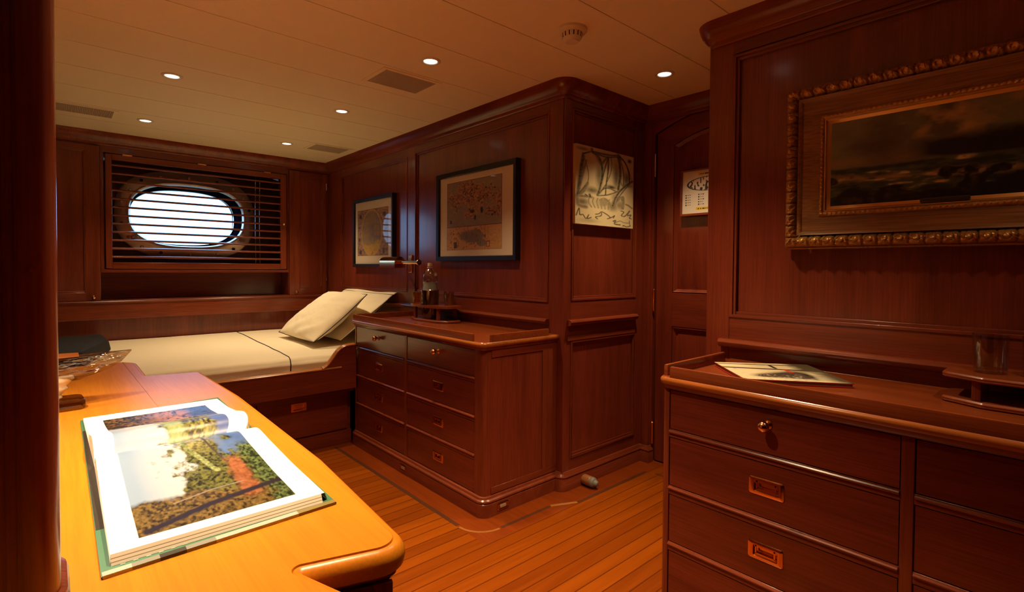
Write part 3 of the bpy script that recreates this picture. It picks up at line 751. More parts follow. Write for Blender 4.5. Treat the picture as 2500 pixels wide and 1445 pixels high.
pillow('pillow', 'front cream pillow leaning on another, navy piped, nearest the sheet', (1.462, 3.690, .772), (.240, .340, .078), math.radians(38), .0, 31)
pillow('pillow', 'rear cream pillow propped behind the front one against the map wall', (1.668, 3.800, .764), (.250, .42, .044), math.radians(38), .0, 47, .05)

# black cloth-covered case at foot of bunk
bc = MB()
fp = fillet([(-.90,3.50),(.13,3.50),(.272,4.02),(.262,4.36),(-.90,4.36)], [.01,.03,.03,.03,.01], 4)  # hidden near and left part enlarged to cut light bouncing off the sheet
bc.loft(fp, [(0,.594),(-.002,.604),(.006,.645),(.016,.660),(.03,.664)], BLACKC, smooth=False)
o = bc.build('storage_case', origin=(.1,4.19,.58), bevel=.004); setp(o, 'black flat-topped case lying on the foot of the bunk', 'case')

# ------------------------------------------------------------------ ceiling fittings
def spot(loc, energy, col=(1,.72,.40), size=96, blend=1.0, rad=.03, parent=None, name='lamp_light', rot=None):
    l = bpy.data.lights.new(name, 'SPOT'); l.energy = energy; l.color = col; l.spot_size = math.radians(size); l.spot_blend = blend; l.shadow_soft_size = rad
    o = bpy.data.objects.new(name, l); COL.objects.link(o); o.location = loc
    if rot: o.rotation_euler = rot
    return o
def downlight(x, y, label):
    t = thing('downlight', label, 'ceiling light', (x, y, H), 'recessed downlights')
    mb = MB(); mb.lathe([(.046,0),(.046,-.002),(.043,-.0045),(.034,-.005),(.030,-.002),(.030,0)], (x, y, H), WHITEP, 'z', 32, cap=False); mb.build('rim', t)
    mb = MB(); mb.lathe([(.030,-.0008),(.030,-.0022),(.001,-.003)], (x, y, H), LENS, 'z', 24); mb.build('lens', t)
    return t
DL = [(.453,3.015,'ceiling downlight over the near side of the bunk, left-hand row'),
      (.464,4.057,'ceiling downlight over the bunk nearest the far-left vent grille'),
      (1.286,1.996,'ceiling downlight just nearer than the largest vent grille'),
      (1.306,2.994,'ceiling downlight midway along the row between largest vent and corner vent'),
      (1.342,4.065,'ceiling downlight beside the smallest vent near the far corner'),
      (2.190,1.364,'ceiling downlight in the doorway recess by the ship drawing'),
      (.455,1.930,'added ceiling downlight, out of view, over the far end of the desk'),  # from here on: unseen downlights added to bring up the brightness
      (.455,.950,'added ceiling downlight, out of view, over the near end of the desk'),
      (1.310,-.100,'added ceiling downlight, out of view, over the front of the nearest chest'),
      (1.300,.960,'added ceiling downlight, out of view, nearest the gold-framed painting, over the floor')]
PW = [14, 38, 62, 34, 62, 66, 38, 140, 24, 98]
first = None
for (x, y, lab), p in zip(DL, PW):
    if p == 0: continue
    if first is None: first = downlight(x, y, lab); first['label'] = lab
    else: copy_thing(first, (x, y, H), lab)
    spot((x, y, H-.012), p, size=90 if x > 2 else 96)
def vent(x0, x1, y0, y1, label):
    t = thing('ceiling_vent', label, 'vent', ((x0+x1)/2, (y0+y1)/2, H), 'ceiling vent grilles')
    m = .022; mb = MB(); zt, zb = H, H-.003
    mb.box(x0-m, x0, y0-m, y1+m, zb, zt, CEIL); mb.box(x1, x1+m, y0-m, y1+m, zb, zt, CEIL); mb.box(x0, x1, y0-m, y0, zb, zt, CEIL); mb.box(x0, x1, y1, y1+m, zb, zt, CEIL)
    mb.build('frame', t, .001)
    mb = MB(); n = int((x1-x0)/.008)
    for i in range(n):
        a = x0+(x1-x0)*i/n; mb.box(a, a+(x1-x0)/n*.55, y0, y1, H-.003, H-.001, GRILLE)
    nn_ = int((y1-y0)/.012)
    for i in range(nn_+1):
        b = y0+(y1-y0)*i/nn_; mb.box(x0, x1, max(y0,b-.0025), min(y1,b+.0025), H-.0028, H-.0008, GRILLE)
    mb.box(x0, x1, y0, y1, H-.0006, H, CEILG); mb.build('grille', t)
vent(1.185,1.462,2.218,2.416,'largest ceiling vent grille, in the middle of the ceiling')
vent(-.02,.296,3.950,4.136,'ceiling vent grille at far left, cut off by the post')
vent(1.512,1.775,3.924,4.122,'smallest-looking ceiling vent grille by the far corner over the pillows')
sd = thing('smoke_detector', 'round white smoke detector on the ceiling, near the doorway', 'smoke detector', (1.523,1.358,H))
mb = MB(); mb.lathe([(.058,0),(.058,-.008),(.054,-.013),(.044,-.016)], (1.523,1.358,H), WHITEP, 'z', 40); mb.build('base', sd)
mb = MB(); mb.lathe([(.040,-.015),(.038,-.030),(.034,-.040),(.026,-.046),(.025,-.050),(.001,-.051)], (1.523,1.358,H), WHITEP, 'z', 40); cv = mb.build('cover', sd)
for k in range(14):
    a = 2*PI*k/14; mb = MB(); c_, s_ = math.cos(a), math.sin(a)
    px, py = 1.523+.0385*c_, 1.358+.0385*s_; w = .0022
    V = [(px-s_*w, py+c_*w, H-.018), (px+s_*w, py-c_*w, H-.018), (px+s_*w-c_*.002, py-c_*w-s_*.002, H-.034), (px-s_*w-c_*.002, py+c_*w-s_*.002, H-.034)]
    V2 = [(a_+c_*.0015, b_+s_*.0015, z_) for a_, b_, z_ in V]
    mb.rings([V, V2], DARKP); mb.build('slot', cv)

# ------------------------------------------------------------------ desk
dk = thing('desk', 'honey-coloured wooden desk with a lit top and bullnose edge', 'desk', (0, 1.5, 0))
ZD = .752
raw = [(-.98,.68),(-.98,2.43),(.212,2.43),(.240,2.385),(.240,2.085),(.383,2.060),(.400,1.95),(.412,.99),(.362,.600),(.222,.622),(.255,.545),(.32,.40),(.32,.02),(-.30,.02),(-.30,.552),(-.98,.552)]
raw = [(-.98,2.43),(-.98,-.6),(.30,-.6),(.30,.40),(.222,.632),(.354,.590),(.385,.98),(.398,1.62),(.386,2.055),(.236,2.092),(.238,2.40),(.206,2.443)]  # unseen near end extended to bounce light up to the ceiling
out = fillet(raw, [0,0,0,0,.002,.035,.3,.3,.015,.01,.02,.01], 8)
mb = MB(); mb.loft(out, [(.010,.7155),(.001,.7165),(-.005,.721),(-.007,.729),(-.006,.737),(-.002,.745),(.003,.7493),(.0085,.7502),(.0095,.7490),(.0105,.7520),(.0115,.7520)], DESK, True, True); mb.build('desk_top', dk)
mb = MB()
cab = fillet([(-.96,2.40),(-.96,.66),(.20,.66),(.338,.615),(.362,1.0),(.370,1.62),(.362,2.03),(.215,2.07),(.215,2.40)], [0,0,0,.006,.08,.08,.01,.01,.01], 5)
mb.loft(cab, [(0,0),(0,.702)], WV); mb.loft(cab, [(0,.702),(-.004,.704),(-.009,.710),(-.009,.716)], TRIMX, False, False)
mb.build('cabinet', dk, .001)
# panel frame on the end facing the camera
mb = MB(); A = Vector((.338,.615,0)); B = Vector((.20,.66,0)); d = (B-A).normalized(); nrm = Vector((-d.y, d.x, 0)); 
if nrm.y > 0: nrm = -nrm
L_ = (B-A).length
def ob(a0, a1, z0, z1, t0, t1, mat):
    V = []
    for z_ in (z0, z1):
        for a_, t_ in ((a0,t0),(a1,t0),(a1,t1),(a0,t1)):
            q = A+d*a_+nrm*t_; V.append((q.x, q.y, z_))
    mb.add(V, [(3,2,1,0),(4,5,6,7),(0,1,5,4),(1,2,6,5),(2,3,7,6),(3,0,4,7)], mat)
ob(0, .026, .08, .702, 0, .008, TRIMZ); ob(L_-.026, L_, .08, .702, 0, .008, TRIMZ); ob(.026, L_-.026, .672, .702, 0, .008, TRIMX); ob(.026, L_-.026, .08, .15, 0, .008, TRIMX)
mb.build('end_panel', dk, .001)

# open book -------------------------------------------------------------
bk = thing('open_book', 'large open photo book with a landscape spread lying on the desk', 'book', (.19, 1.18, ZD))
mb = MB()
GREEN = simple('green cover inner', (.045,.15,.075,1), .45); COVD = simple('dark cover edge', (.03,.025,.02,1), .4)
cov = [(.042,.762),(.326,.770),(.342,1.600),(.050,1.566)]
mb.loft(cov, [(0,ZD),(-.001,ZD+.0005),(-.001,ZD+.0032)], COVD, True, False)
mb.loft(cov, [(-.001,ZD+.0032),(.0005,ZD+.0036)], GREEN, False, True)
mb.add([(.0432,.90,ZD+.0038),(.0585,.90,ZD+.0038),(.060,1.46,ZD+.0038),(.049,1.46,ZD+.0038)], [(0,1,2,3)], COVD)
cvr = mb.build('cover', bk)
mb = MB(); JW = simple('pale jacket strip', (.42,.39,.33,1), .35); JK = attrmat('jacket', .35)
for a0, a1, m_ in ((.0,.10,JW),(.10,.20,GREYR),(.20,.30,COVD),(.30,.42,GREYR),(.42,.80,JW),(.80,1.0,simple('jacket foliage', (.20,.15,.05,1), .4))):
    p = Vector((.042,.762)).lerp(Vector((.326,.770)), a0); q = Vector((.042,.762)).lerp(Vector((.326,.770)), a1)
    mb.add([(p.x,p.y-.0022,ZD+.0003),(q.x,q.y-.0022,ZD+.0003),(q.x,q.y-.0018,ZD+.0042),(p.x,p.y-.0018,ZD+.0042),(q.x,q.y+.008,ZD+.0046),(p.x,p.y+.008,ZD+.0046)], [(0,1,2,3),(3,2,4,5)], m_)
for k in range(17):
    p = Vector((.060,.776)).lerp(Vector((.270,.783)), k/16)
    mb.add([(p.x,p.y,ZD+.0041),(p.x+.005,p.y,ZD+.0041),(p.x+.005,p.y+.002,ZD+.0041),(p.x,p.y+.002,ZD+.0041)], [(0,1,2,3)], JW)
mb.build('jacket_edge', cvr)
PAPER = simple('paper edge', (.86,.82,.72,1), .7); PAGE = attrmat('printed page', .28, 0, .5)
PSEAM = simple('page gap', (.35,.30,.22,1), .8)
def page(name, ynear, yfar, prof, xl, xr, photo, nu=240, nv=260):
    U, V = grid(nu, nv)
    yy = ynear+(yfar-ynear)*V; zz = np.interp(V, [p[0] for p in prof], [p[1] for p in prof])
    # smooth the profile
    pv = np.linspace(0, 1, nv); pz = np.interp(pv, [p[0] for p in prof], [p[1] for p in prof])
    kk = np.ones(17)/17; pzs = np.convolve(np.pad(pz, 8, mode='edge'), kk, mode='valid'); zz = np.tile(pzs, (nu, 1))
    xx = xl(V)+(xr(V)-xl(V))*U
    zz = zz+.0025*np.sin(PI*U)*0
    img = photo(U, V)
    Pp = np.stack([xx, yy, zz], -1); picmesh(name, Pp, img, PAGE, bk)
    mb = MB(); zb = ZD+.0040
    def wall(line, ox=0, oy=0):
        V_ = [tuple(p) for p in line]; n_ = len(V_); lv = 12
        R = []
        for j in range(lv+1):
            R.append([(p[0]+(.0006 if j % 2 else 0)+ox*(1-j/lv), p[1]+oy*(1-j/lv), zb+(p[2]-zb)*j/lv) for p in V_])
        for j in range(lv):
            mb.rings([R[j], R[j+1]], PSEAM if j in (3, 7) else PAPER, False, False, False, False)
    wall(Pp[0,::6]); wall(Pp[-1,::6], .004); wall(Pp[::6,0], 0, -.007 if ynear < 1 else 0); wall(Pp[::6,-1]); mb.build('page_block', bk)
LF = lambda u, v, seed, a, b: fbm(u, v, a, b, seed, 4)
def photo_near(U, V):
    im = np.ones(U.shape+(3,))*C(252,250,244)
    u = (U-.115)/(.865-.115); v = (V-.055)/(.965-.055); m_ = (u > 0) & (u < 1) & (v > 0)
    uu = np.clip(u, 0, 1); vv = np.clip(v, 0, 1)
    n1 = LF(uu, vv, 3, 7, 7); n2 = LF(uu, vv, 11, 55, 55); n3 = LF(uu, vv, 29, 22, 22)
    sky = lerp(np.broadcast_to(C(190,216,246), im.shape), np.broadcast_to(C(255,255,255), im.shape), uu*3.6-.25+.25*(n1-.5))
    ph = sky.copy()
    tree = lerp(np.broadcast_to(C(30,34,16), im.shape), np.broadcast_to(C(150,150,70), im.shape), (n2-.32)*2.4)
    ph = lerp(ph, tree, ((uu-.33+.50*(n1-.5)+.30*(n3-.5)+.16*(n2-.5)-.10*np.clip((vv-.75)*4,0,1))*9))
    blue = lerp(np.broadcast_to(C(70,110,190), im.shape), np.broadcast_to(C(150,185,235), im.shape), n1)
    ph = lerp(ph, blue, np.minimum((uu-.70+.5*(n1-.5))*14, (vv-.62+.3*(n3-.5))*14))
    yel = lerp(np.broadcast_to(C(105,95,40), im.shape), np.broadcast_to(C(225,215,130), im.shape), n2*1.6-.3)
    ph = lerp(ph, yel, 1.3-np.hypot((uu-.60)/.17, (vv-.93)/.22)+.5*(n3-.5))
    dtr = seg_d(uu, vv, smoothline([(.44,1.0),(.50,.82),(.56,.66),(.60,.53),(.63,.47)]), 1.0)
    ph = lerp(ph, lerp(np.broadcast_to(C(90,110,50), im.shape), np.broadcast_to(C(225,230,150), im.shape), n2*1.8-.4), (.028-dtr)*90)
    dt2 = seg_d(uu, vv, smoothline([(.66,.98),(.69,.75),(.73,.55),(.75,.48)]), 1.0)
    ph = lerp(ph, np.broadcast_to(C(95,80,60), im.shape), (.014-dt2)*120)
    brown = lerp(np.broadcast_to(C(48,34,12), im.shape), np.broadcast_to(C(175,140,70), im.shape), (n2-.3)*2.2)
    ph = lerp(ph, brown, (.33-vv-.10*uu+.16*(n1-.5))*22)
    orange = lerp(np.broadcast_to(C(150,80,40), im.shape), np.broadcast_to(C(225,140,90), im.shape), n2*1.5-.2)
    ph = lerp(ph, orange, (.085-np.abs(uu-.77-.05*(vv-.3))+.10*(n3-.5))*26*np.clip((.62-vv)*8, 0, 1)*np.clip((vv-.08)*9, 0, 1))
    green = lerp(np.broadcast_to(C(28,48,22), im.shape), np.broadcast_to(C(140,165,95), im.shape), (n2-.35)*2.6)
    ph = lerp(ph, green, np.minimum((uu-.85+.14*(n3-.5))*18, (.80-vv)*10))
    path_ = seg_d(uu, vv, [(.05,.03),(.45,.13),(.98,.20)], 1.0)
    ph = lerp(ph, np.broadcast_to(C(52,42,60), im.shape), (.030-path_)*60)
    path2 = seg_d(uu, vv, [(.25,.22),(.52,.27),(.75,.28)], 1.0); ph = lerp(ph, np.broadcast_to(C(190,170,150), im.shape), (.008-path2)*160)
    im[m_] = ph[m_]*np.array((.42,.42,.45)); return im
def photo_far(U, V):
    im = np.ones(U.shape+(3,))*C(252,250,244)
    u = (U-.115)/(.86-.115); v = (V-.0)/(.83); m_ = (u > 0) & (u < 1) & (v < 1)
    uu = np.clip(u, 0, 1); vv = np.clip(v, 0, 1)
    n1 = LF(uu, vv, 5, 8, 8); n2 = LF(uu, vv, 17, 44, 30)
    ph = np.broadcast_to(C(245,248,252), im.shape).copy()
    ph = lerp(ph, np.broadcast_to(C(190,215,245), im.shape), (.2-uu)*4+(.5-vv))
    ph = lerp(ph, lerp(np.broadcast_to(C(50,45,16), im.shape), np.broadcast_to(C(205,195,105), im.shape), (n2-.3)*2.2), (uu-.36+.35*(n1-.5))*16)
    ph = lerp(ph, lerp(np.broadcast_to(C(120,150,70), im.shape), np.broadcast_to(C(230,235,165), im.shape), n2), (.09-np.abs(uu-.52+.12*vv)+.05*(n1-.5))*26)
    ph = lerp(ph, np.broadcast_to(C(105,130,200), im.shape), (uu-.86+.2*(n1-.5))*20)
    far = lerp(np.broadcast_to(C(70,55,30), im.shape), np.broadcast_to(C(225,150,110), im.shape), (uu-.25+.5*(n2-.5))*2.5)
    far = lerp(far, np.broadcast_to(C(85,105,165), im.shape), (uu-.66+.3*(n1-.5))*9)
    far = lerp(far, np.broadcast_to(C(165,120,75), im.shape), (n2-.50)*6*(uu < .45)); far = lerp(far, np.broadcast_to(C(30,24,14), im.shape), (.42-n2)*8)
    ph = lerp(ph, far, (vv-.50+.08*(n1-.5))*25)
    im[m_] = ph[m_]*np.array((.42,.42,.45)); return im
Zp = ZD+.004
page('near_page', .786, 1.187, [(0,Zp+.0115),(.35,Zp+.015),(.70,Zp+.023),(.86,Zp+.028),(.93,Zp+.027),(.97,Zp+.019),(1,Zp+.008)],
     lambda V: .051+.005*V, lambda V: .315+.004*V-.014*np.clip((V-.86)/.14, 0, 1)**2, photo_near)
page('far_page', 1.1865, 1.556, [(0,Zp+.008),(.04,Zp+.022),(.10,Zp+.034),(.17,Zp+.038),(.25,Zp+.034),(.40,Zp+.022),(.65,Zp+.012),(1,Zp+.006)],
     lambda V: .056-.002*V, lambda V: .319+.012*V-.018*np.clip((.12-V)/.12, 0, 1)**2, photo_far)

# model boat -----------------------------------------------------------
bt = thing('boat_model', 'clear model boat hull with brown deck on white stand, on the desk by the post', 'ornament', (-.05, 1.74, ZD))
CLEAR = thin_glass('clear crinkled plastic', (.66,.58,.52,1), refl=.34, rough=.12, crinkle=True)
def hullsec(x, k):
    # k: 0 at bow, 1 amidships
    hb = .055*(1-(1-k)**1.7)+.0008; dep = .058*min(1, k*2.4)**.55+.004; sh_ = .886-.006*math.sin(k*1.6)+.004*(1-k)**2
    out = []
    for j in range(13):
        a = PI*j/12; out.append((x+.0, 1.74+hb*math.cos(a), sh_-dep*abs(math.sin(a))**.75))
    return out, hb, sh_
mb = MB(); R = []; dk_l = []
for i in range(20):
    t = i/19; x = .163-.42*t; s1, hb, zz = hullsec(x, min(1, t*1.7)); R.append(s1); dk_l.append((x, hb, zz))
mb.rings(R, CLEAR, True, True, True, True); mb.build('hull', bt)
mb = MB(); DKW = wood('boat deck', (.20,.05,.012,1), (.34,.10,.02,1), 'x', .2)
ring = [(x, 1.74+hb*.72) for x, hb, z_ in dk_l[5:]]+[(x, 1.74-hb*.72) for x, hb, z_ in dk_l[5:]][::-1]
mb.rings([[(a, b, .8855) for a, b in ring], [(a, b, .8895) for a, b in ring]], DKW); mb.build('deck', bt)
mb = MB(); mb.box(-.20, .0, 1.715, 1.765, .8895, .898, simple('white cabin top', (.7,.66,.58,1), .4)); mb.build('cabin', bt, .004)
mb = MB(); WST = simple('white stone stand', (.75,.70,.55,1), .5, bump=.5, bscale=40)
Rr = []
for j in range(9):
    t = j/8; w = .034+.032*t+.004*math.sin(j*2.1); dp_ = .022+.012*t
    Rr.append([(-.021+w*math.cos(2*PI*k/20), 1.735+dp_*math.sin(2*PI*k/20), .775+(.836-.775)*t) for k in range(20)])
mb.rings(Rr, WST, smooth=True); mb.build('stand', bt)
GB = thin_glass('thick clear base', (.62,.52,.42,1), refl=.22, rough=.03)
mb = MB(); mb.loft(fillet([(-.20,1.672),(.066,1.700),(.060,1.790),(-.20,1.800)], [.01,.018,.018,.01], 6), [(.004,ZD),(0,ZD+.003),(0,ZD+.020),(.002,ZD+.0235),(.005,ZD+.0245)], GB); mb.build('base', bt)

# ------------------------------------------------------------------ pictures on the walls
def framed(label, y0, y1, z0, z1, fw, art, my, mz, mat_img, inner):
    t = thing('framed_map', label, 'framed picture', (XM, (y0+y1)/2, z0), 'framed antique maps')
    X = XM+.014; d = .022+.014
    mb = MB(); xf = XM-.024
    o = [(y0,z0),(y1,z0),(y1,z1),(y0,z1)]
    mb.loft(o, [(0,X),(0,xf+.004),(.003,xf),(fw-.004,xf+.002),(fw,xf+.008),(fw,X)], BLACKF, False, False, mapf=lambda a, b, h: (h, a, b)); mb.build('frame', t)
    mb = MB(); mb.box(XM-.008, X, y0+fw, y1-fw, z0+fw, z1-fw, MAT); mb.build('mount', t)
    U, V = grid(*inner); ay0, ay1, az0, az1 = art
    picmesh('print', planepts(U, V, (XM-.0086, ay1, az0), (XM-.0086, ay0, az0), (XM-.0086, ay1, az1)), mat_img(U, V), attrmat('map print', .7), t)
    mb = MB(); tl = (y1-y0-2*fw)*.012; mb.add([(XM-.012-tl, y0+fw, z0+fw), (XM-.012, y1-fw, z0+fw), (XM-.012, y1-fw, z1-fw), (XM-.012-tl, y0+fw, z1-fw)], [(0,1,2,3)], PICGL); mb.build('glazing', t)
def img_big(U, V):
    n1 = fbm(U, V, 7, 8, 1, 4); n2 = fbm(U, V, 45, 55, 2, 3); n3 = fbm(U, V, 44, 50, 4, 2)
    sea = lerp(np.broadcast_to(C(128,118,104), U.shape+(3,)), np.broadcast_to(C(150,136,114), U.shape+(3,)), n1)
    im = sea
    land = ((.23-np.abs(V-.73+.10*(U-.5)))*5+(n1-.5)*2.4+(n2-.5)*1.6+(.40-np.abs(U-.44))*1.5)
    col = lerp(np.broadcast_to(C(120,72,62), U.shape+(3,)), np.broadcast_to(C(190,140,95), U.shape+(3,)), n2*2-.5)
    im = lerp(im, col, np.clip((land-.35)*6, 0, 1)*np.clip((V-.40)*20, 0, 1)*.85)
    im = lerp(im, np.broadcast_to(C(70,48,45), im.shape), (n3-.60)*7*np.clip(land, 0, 1))
    for cx, cy, w, h in ((.66,.55,.028,.05),(.54,.45,.024,.045),(.08,.42,.02,.03),(.49,.545,.05,.028),(.84,.47,.02,.02),(.88,.83,.015,.015),(.73,.85,.02,.02),(.82,.88,.02,.008),(.78,.56,.03,.006),(.80,.52,.03,.006)):
        im = lerp(im, np.broadcast_to(C(58,46,44), im.shape), (1-np.hypot((U-cx)/w, (V-cy)/h)+.9*(n2-.5))*3)
    low = V < .34
    base = lerp(np.broadcast_to(C(186,142,90), im.shape), np.broadcast_to(C(200,160,108), im.shape), n1)
    lg = lerp(base, np.broadcast_to(C(128,118,105), im.shape), (1-np.hypot((U-.50)/.25, (V-.19)/.10)+1.1*(n1-.5))*4)
    lg = lerp(lg, np.broadcast_to(C(128,118,105), im.shape), (1-np.hypot((U-.66)/.10, (V-.09)/.06)+.7*(n1-.5))*4)
    lg = lerp(lg, np.broadcast_to(C(120,75,45), im.shape), (n3-.63)*6*np.clip((.45-np.abs(U-.42))*6, 0, 1))
    tx = (np.sin(V*420) > .2) & (U > .75) & (U < .98) & (vnoise(U, V, 50, 90, 8) > .4)
    lg[tx] = lg[tx]*.72
    lg = lerp(lg, np.broadcast_to(C(60,55,60), im.shape), np.where((np.abs(U-.17) < .03) & (np.abs(V-.075) < .045), 1, 0)*.9)
    bx = (np.abs(U-.77) < .032) & (np.abs(V-.075) < .042) & ~((np.abs(U-.77) < .02) & (np.abs(V-.075) < .03)); lg[bx] = C(130,60,45)
    im = np.where(low[...,None], lg, im)
    b = np.minimum.reduce([U, 1-U, 1-V, np.abs(V-.34)]); im = lerp(im, np.broadcast_to(C(150,95,70), im.shape), (.020-np.minimum(np.minimum(U,1-U),1-V)+.012*(n2-.5))*60*(V > .34))
    im = lerp(im, np.broadcast_to(C(90,55,45), im.shape), (.006-b)*260); im = lerp(im, np.broadcast_to(C(90,55,45), im.shape), (.004-np.abs(V-.002)-0*U)*200)
    im = lerp(im, np.broadcast_to(C(90,55,45), im.shape), (.005-np.abs(U-.72)-np.where(V > .34, 1, 0))*260)
    return im
def img_small(U, V):
    n1 = fbm(U, V, 6, 8, 41, 4); n2 = fbm(U, V, 24, 34, 42, 3)
    im = lerp(np.broadcast_to(C(120,92,85), U.shape+(3,)), np.broadcast_to(C(175,140,110), U.shape+(3,)), n2*2-.5)
    e = np.hypot((U-.47)/.33, (V-.49)/.49)
    inn = lerp(np.broadcast_to(C(150,128,92), im.shape), np.broadcast_to(C(128,116,104), im.shape), (n1-.35)*3)
    inn = lerp(inn, np.broadcast_to(C(128,112,116), im.shape), (n1-.52)*9*np.clip((V-.25)*8, 0, 1)*(1-(np.abs(U-.42) < .10)*.6))
    inn = lerp(inn, np.broadcast_to(C(185,150,72), im.shape), (.30-V+.25*(n1-.5))*14)
    inn = lerp(inn, np.broadcast_to(C(150,100,80), im.shape), (n2-.62)*5)
    im = np.where((e < 1)[...,None], inn, im)
    im = lerp(im, np.broadcast_to(C(190,150,82), im.shape), (.045-np.abs(e-1.0))*50)
    for cx, cy, w, h in ((.10,.86,.05,.06),(.88,.86,.06,.06),(.10,.08,.05,.06),(.86,.10,.04,.08),(.06,.35,.03,.05),(.06,.62,.03,.03)):
        im = lerp(im, np.broadcast_to(C(68,62,70), im.shape), (1-np.hypot((U-cx)/w, (V-cy)/h)+1.0*(n2-.5))*2.5)
    b = np.minimum.reduce([U, 1-U, V, 1-V]); im = lerp(im, np.broadcast_to(C(110,80,65), im.shape), (.012-b)*120)
    return im
framed('large black-framed antique map above the chest with the bottle', 2.066, 2.842, 1.160, 1.716, .030, (2.198,2.735,1.227,1.650), 0, 0, img_big, (190,200))
framed('small black-framed antique map with an oval, above the pillows', 3.418, 4.086, 1.118, 1.666, .026, (3.505,4.020,1.208,1.576), 0, 0, img_small, (110,150))

# ship drawing on canvas block
sdw = thing('ship_drawing', 'charcoal drawing of a sailing ship on pale canvas, on the passage wall', 'drawing', (2.2, YS, 1.34))
CX0, CX1, CZ0, CZ1 = 1.958, 2.450, 1.345, 1.745; YP = YS-.020
mb = MB(); mb.box(CX0, CX1, YP+.0004, YS+.016, CZ0, CZ1, simple('raw canvas edge', (.58,.42,.22,1), .8)); mb.build('canvas_block', sdw, .002)
U, V = grid(190, 230); asp = 885/1230.
def cu(x, y): u = (x-100)/885.; return (u, 1-(y-(68+202*u))/(1229-139*u))
n1 = fbm(U, V, 6, 7, 77, 4); n2 = fbm(U, V, 40, 50, 78, 2)
im = np.broadcast_to(C(205,188,146), U.shape+(3,)).copy(); ink = np.zeros(U.shape)
def stroke(pts, w=.006, d=.85, soft=1.0):
    global ink
    dd = seg_d(U, V, smoothline([cu(*p) for p in pts], 4), asp); ink = np.maximum(ink, min(1, d*1.1)*np.clip(1.4-(dd/(w*1.45))*1.0*soft, 0, 1)*(.80+.4*n2))
def smudge(x, y, rx, ry, d):
    global ink
    cxu, cyv = cu(x, y); ink = np.maximum(ink, (d+.20)*np.clip(1.25-np.hypot((U-cxu)/(rx/885.), (V-cyv)/(ry/1230.)), 0, 1)*(.6+.7*n1))
for p, w, d in (([(205,225),(330,185),(345,190)],.007,.85),([(345,190),(560,235),(720,245)],.010,.75),([(380,215),(545,268),(740,262)],.007,.8),([(325,150),(330,185)],.012,.8),
    ([(205,225),(170,480),(130,850)],.012,.75),([(215,260),(185,520),(140,830)],.010,.7),([(220,290),(260,420),(282,560),(270,680)],.004,.7),([(245,330),(200,540),(140,840)],.010,.6),
    ([(340,200),(430,280),(478,420),(482,560),(450,740),(415,850)],.012,.8),([(390,240),(460,380)],.014,.5),([(270,670),(210,760),(145,840)],.010,.7),([(270,690),(225,790),(160,850)],.012,.55),
    ([(555,275),(500,340),(475,400)],.009,.65),([(570,285),(520,450),(480,640),(440,790),(415,850)],.006,.8),([(575,285),(570,500),(545,680),(535,850)],.006,.85),([(610,275),(630,370),(610,520),(550,660)],.004,.7),
    ([(720,250),(755,380),(762,560),(735,760)],.013,.8),([(415,855),(500,760),(590,745),(700,795)],.007,.75),([(550,680),(500,750),(420,850)],.008,.7),([(410,862),(560,850),(700,805),(720,790)],.006,.75),
    ([(735,235),(840,350),(905,500),(918,660)],.007,.95),([(750,280),(800,420),(822,560),(815,720)],.005,.75),([(730,245),(760,300)],.018,.8),([(910,490),(950,610)],.004,.6),([(965,640),(880,690),(760,790),(690,900),(650,1010)],.010,.8),
    ([(965,640),(860,740),(760,860),(700,960)],.006,.7),([(745,270),(750,600),(735,790)],.006,.6),([(760,620),(800,710)],.006,.6),
    ([(120,870),(130,940),(150,1010),(250,1040)],.018,.6),([(130,870),(250,880),(330,890)],.012,.6),([(300,850),(310,880)],.010,.9),([(240,850),(270,870)],.006,.8),
    ([(115,1170),(155,1060),(165,1160),(210,1160),(250,1220),(290,1160),(270,1220),(325,1200)],.005,.8),([(390,1150),(440,1140),(475,1110),(470,1170),(390,1190),(420,1220)],.005,.75),
    ([(490,1110),(560,1150),(610,1195),(570,1215),(640,1190),(680,1165),(660,1200)],.005,.8),([(780,1090),(830,1110),(790,1160),(850,1170),(925,1090),(890,1160),(950,1150),(925,1200),(960,1210)],.005,.8),
    ([(660,1250),(700,1240),(680,1290),(770,1305)],.006,.8),([(700,1270),(770,1245),(830,1270),(920,1275)],.004,.6),([(815,1325),(830,1315),(880,1335),(940,1320)],.004,.9),([(925,1240),(930,1300),(945,1320)],.004,.7),
    ([(860,990),(910,1010),(965,1050)],.008,.6)): stroke(p, w, d)
for k in range(7):
    t = k/6; stroke([(300+60*k,890+6*k),(285+60*k,960),(330+50*k,1040+6*k)], .006, .55)
    stroke([(660,1060-4*k),(690+18*k,930-6*k),(760+14*k,880-2*k),(800+8*k,960),(790+8*k,1060)], .006, .55) if k < 5 else None
    stroke([(440+10*k,930+14*k),(520+12*k,900+16*k),(600+6*k,960+12*k),(640,1060)], .006, .55)
for a in ((440,600,60,260,.55),(700,560,60,250,.5),(870,600,50,110,.6),(350,780,120,60,.6),(620,730,110,40,.7),(700,900,80,110,.45),(200,960,110,70,.5),(640,1020,110,90,.5),(915,330,40,40,.8),(200,150,110,30,.45),(760,1000,80,90,.45),(480,980,150,90,.3),(880,700,90,40,.5),(300,1250,160,40,.15)): smudge(*a)
im = lerp(im, np.broadcast_to(C(48,38,28), im.shape), ink)*(1-.10*(n1[...,None]-.5))
picmesh('drawing_face', planepts(U, V, (CX0,YP,CZ0), (CX1,YP,CZ0), (CX0,YP,CZ1)), im, attrmat('charcoal on canvas', .8), sdw)

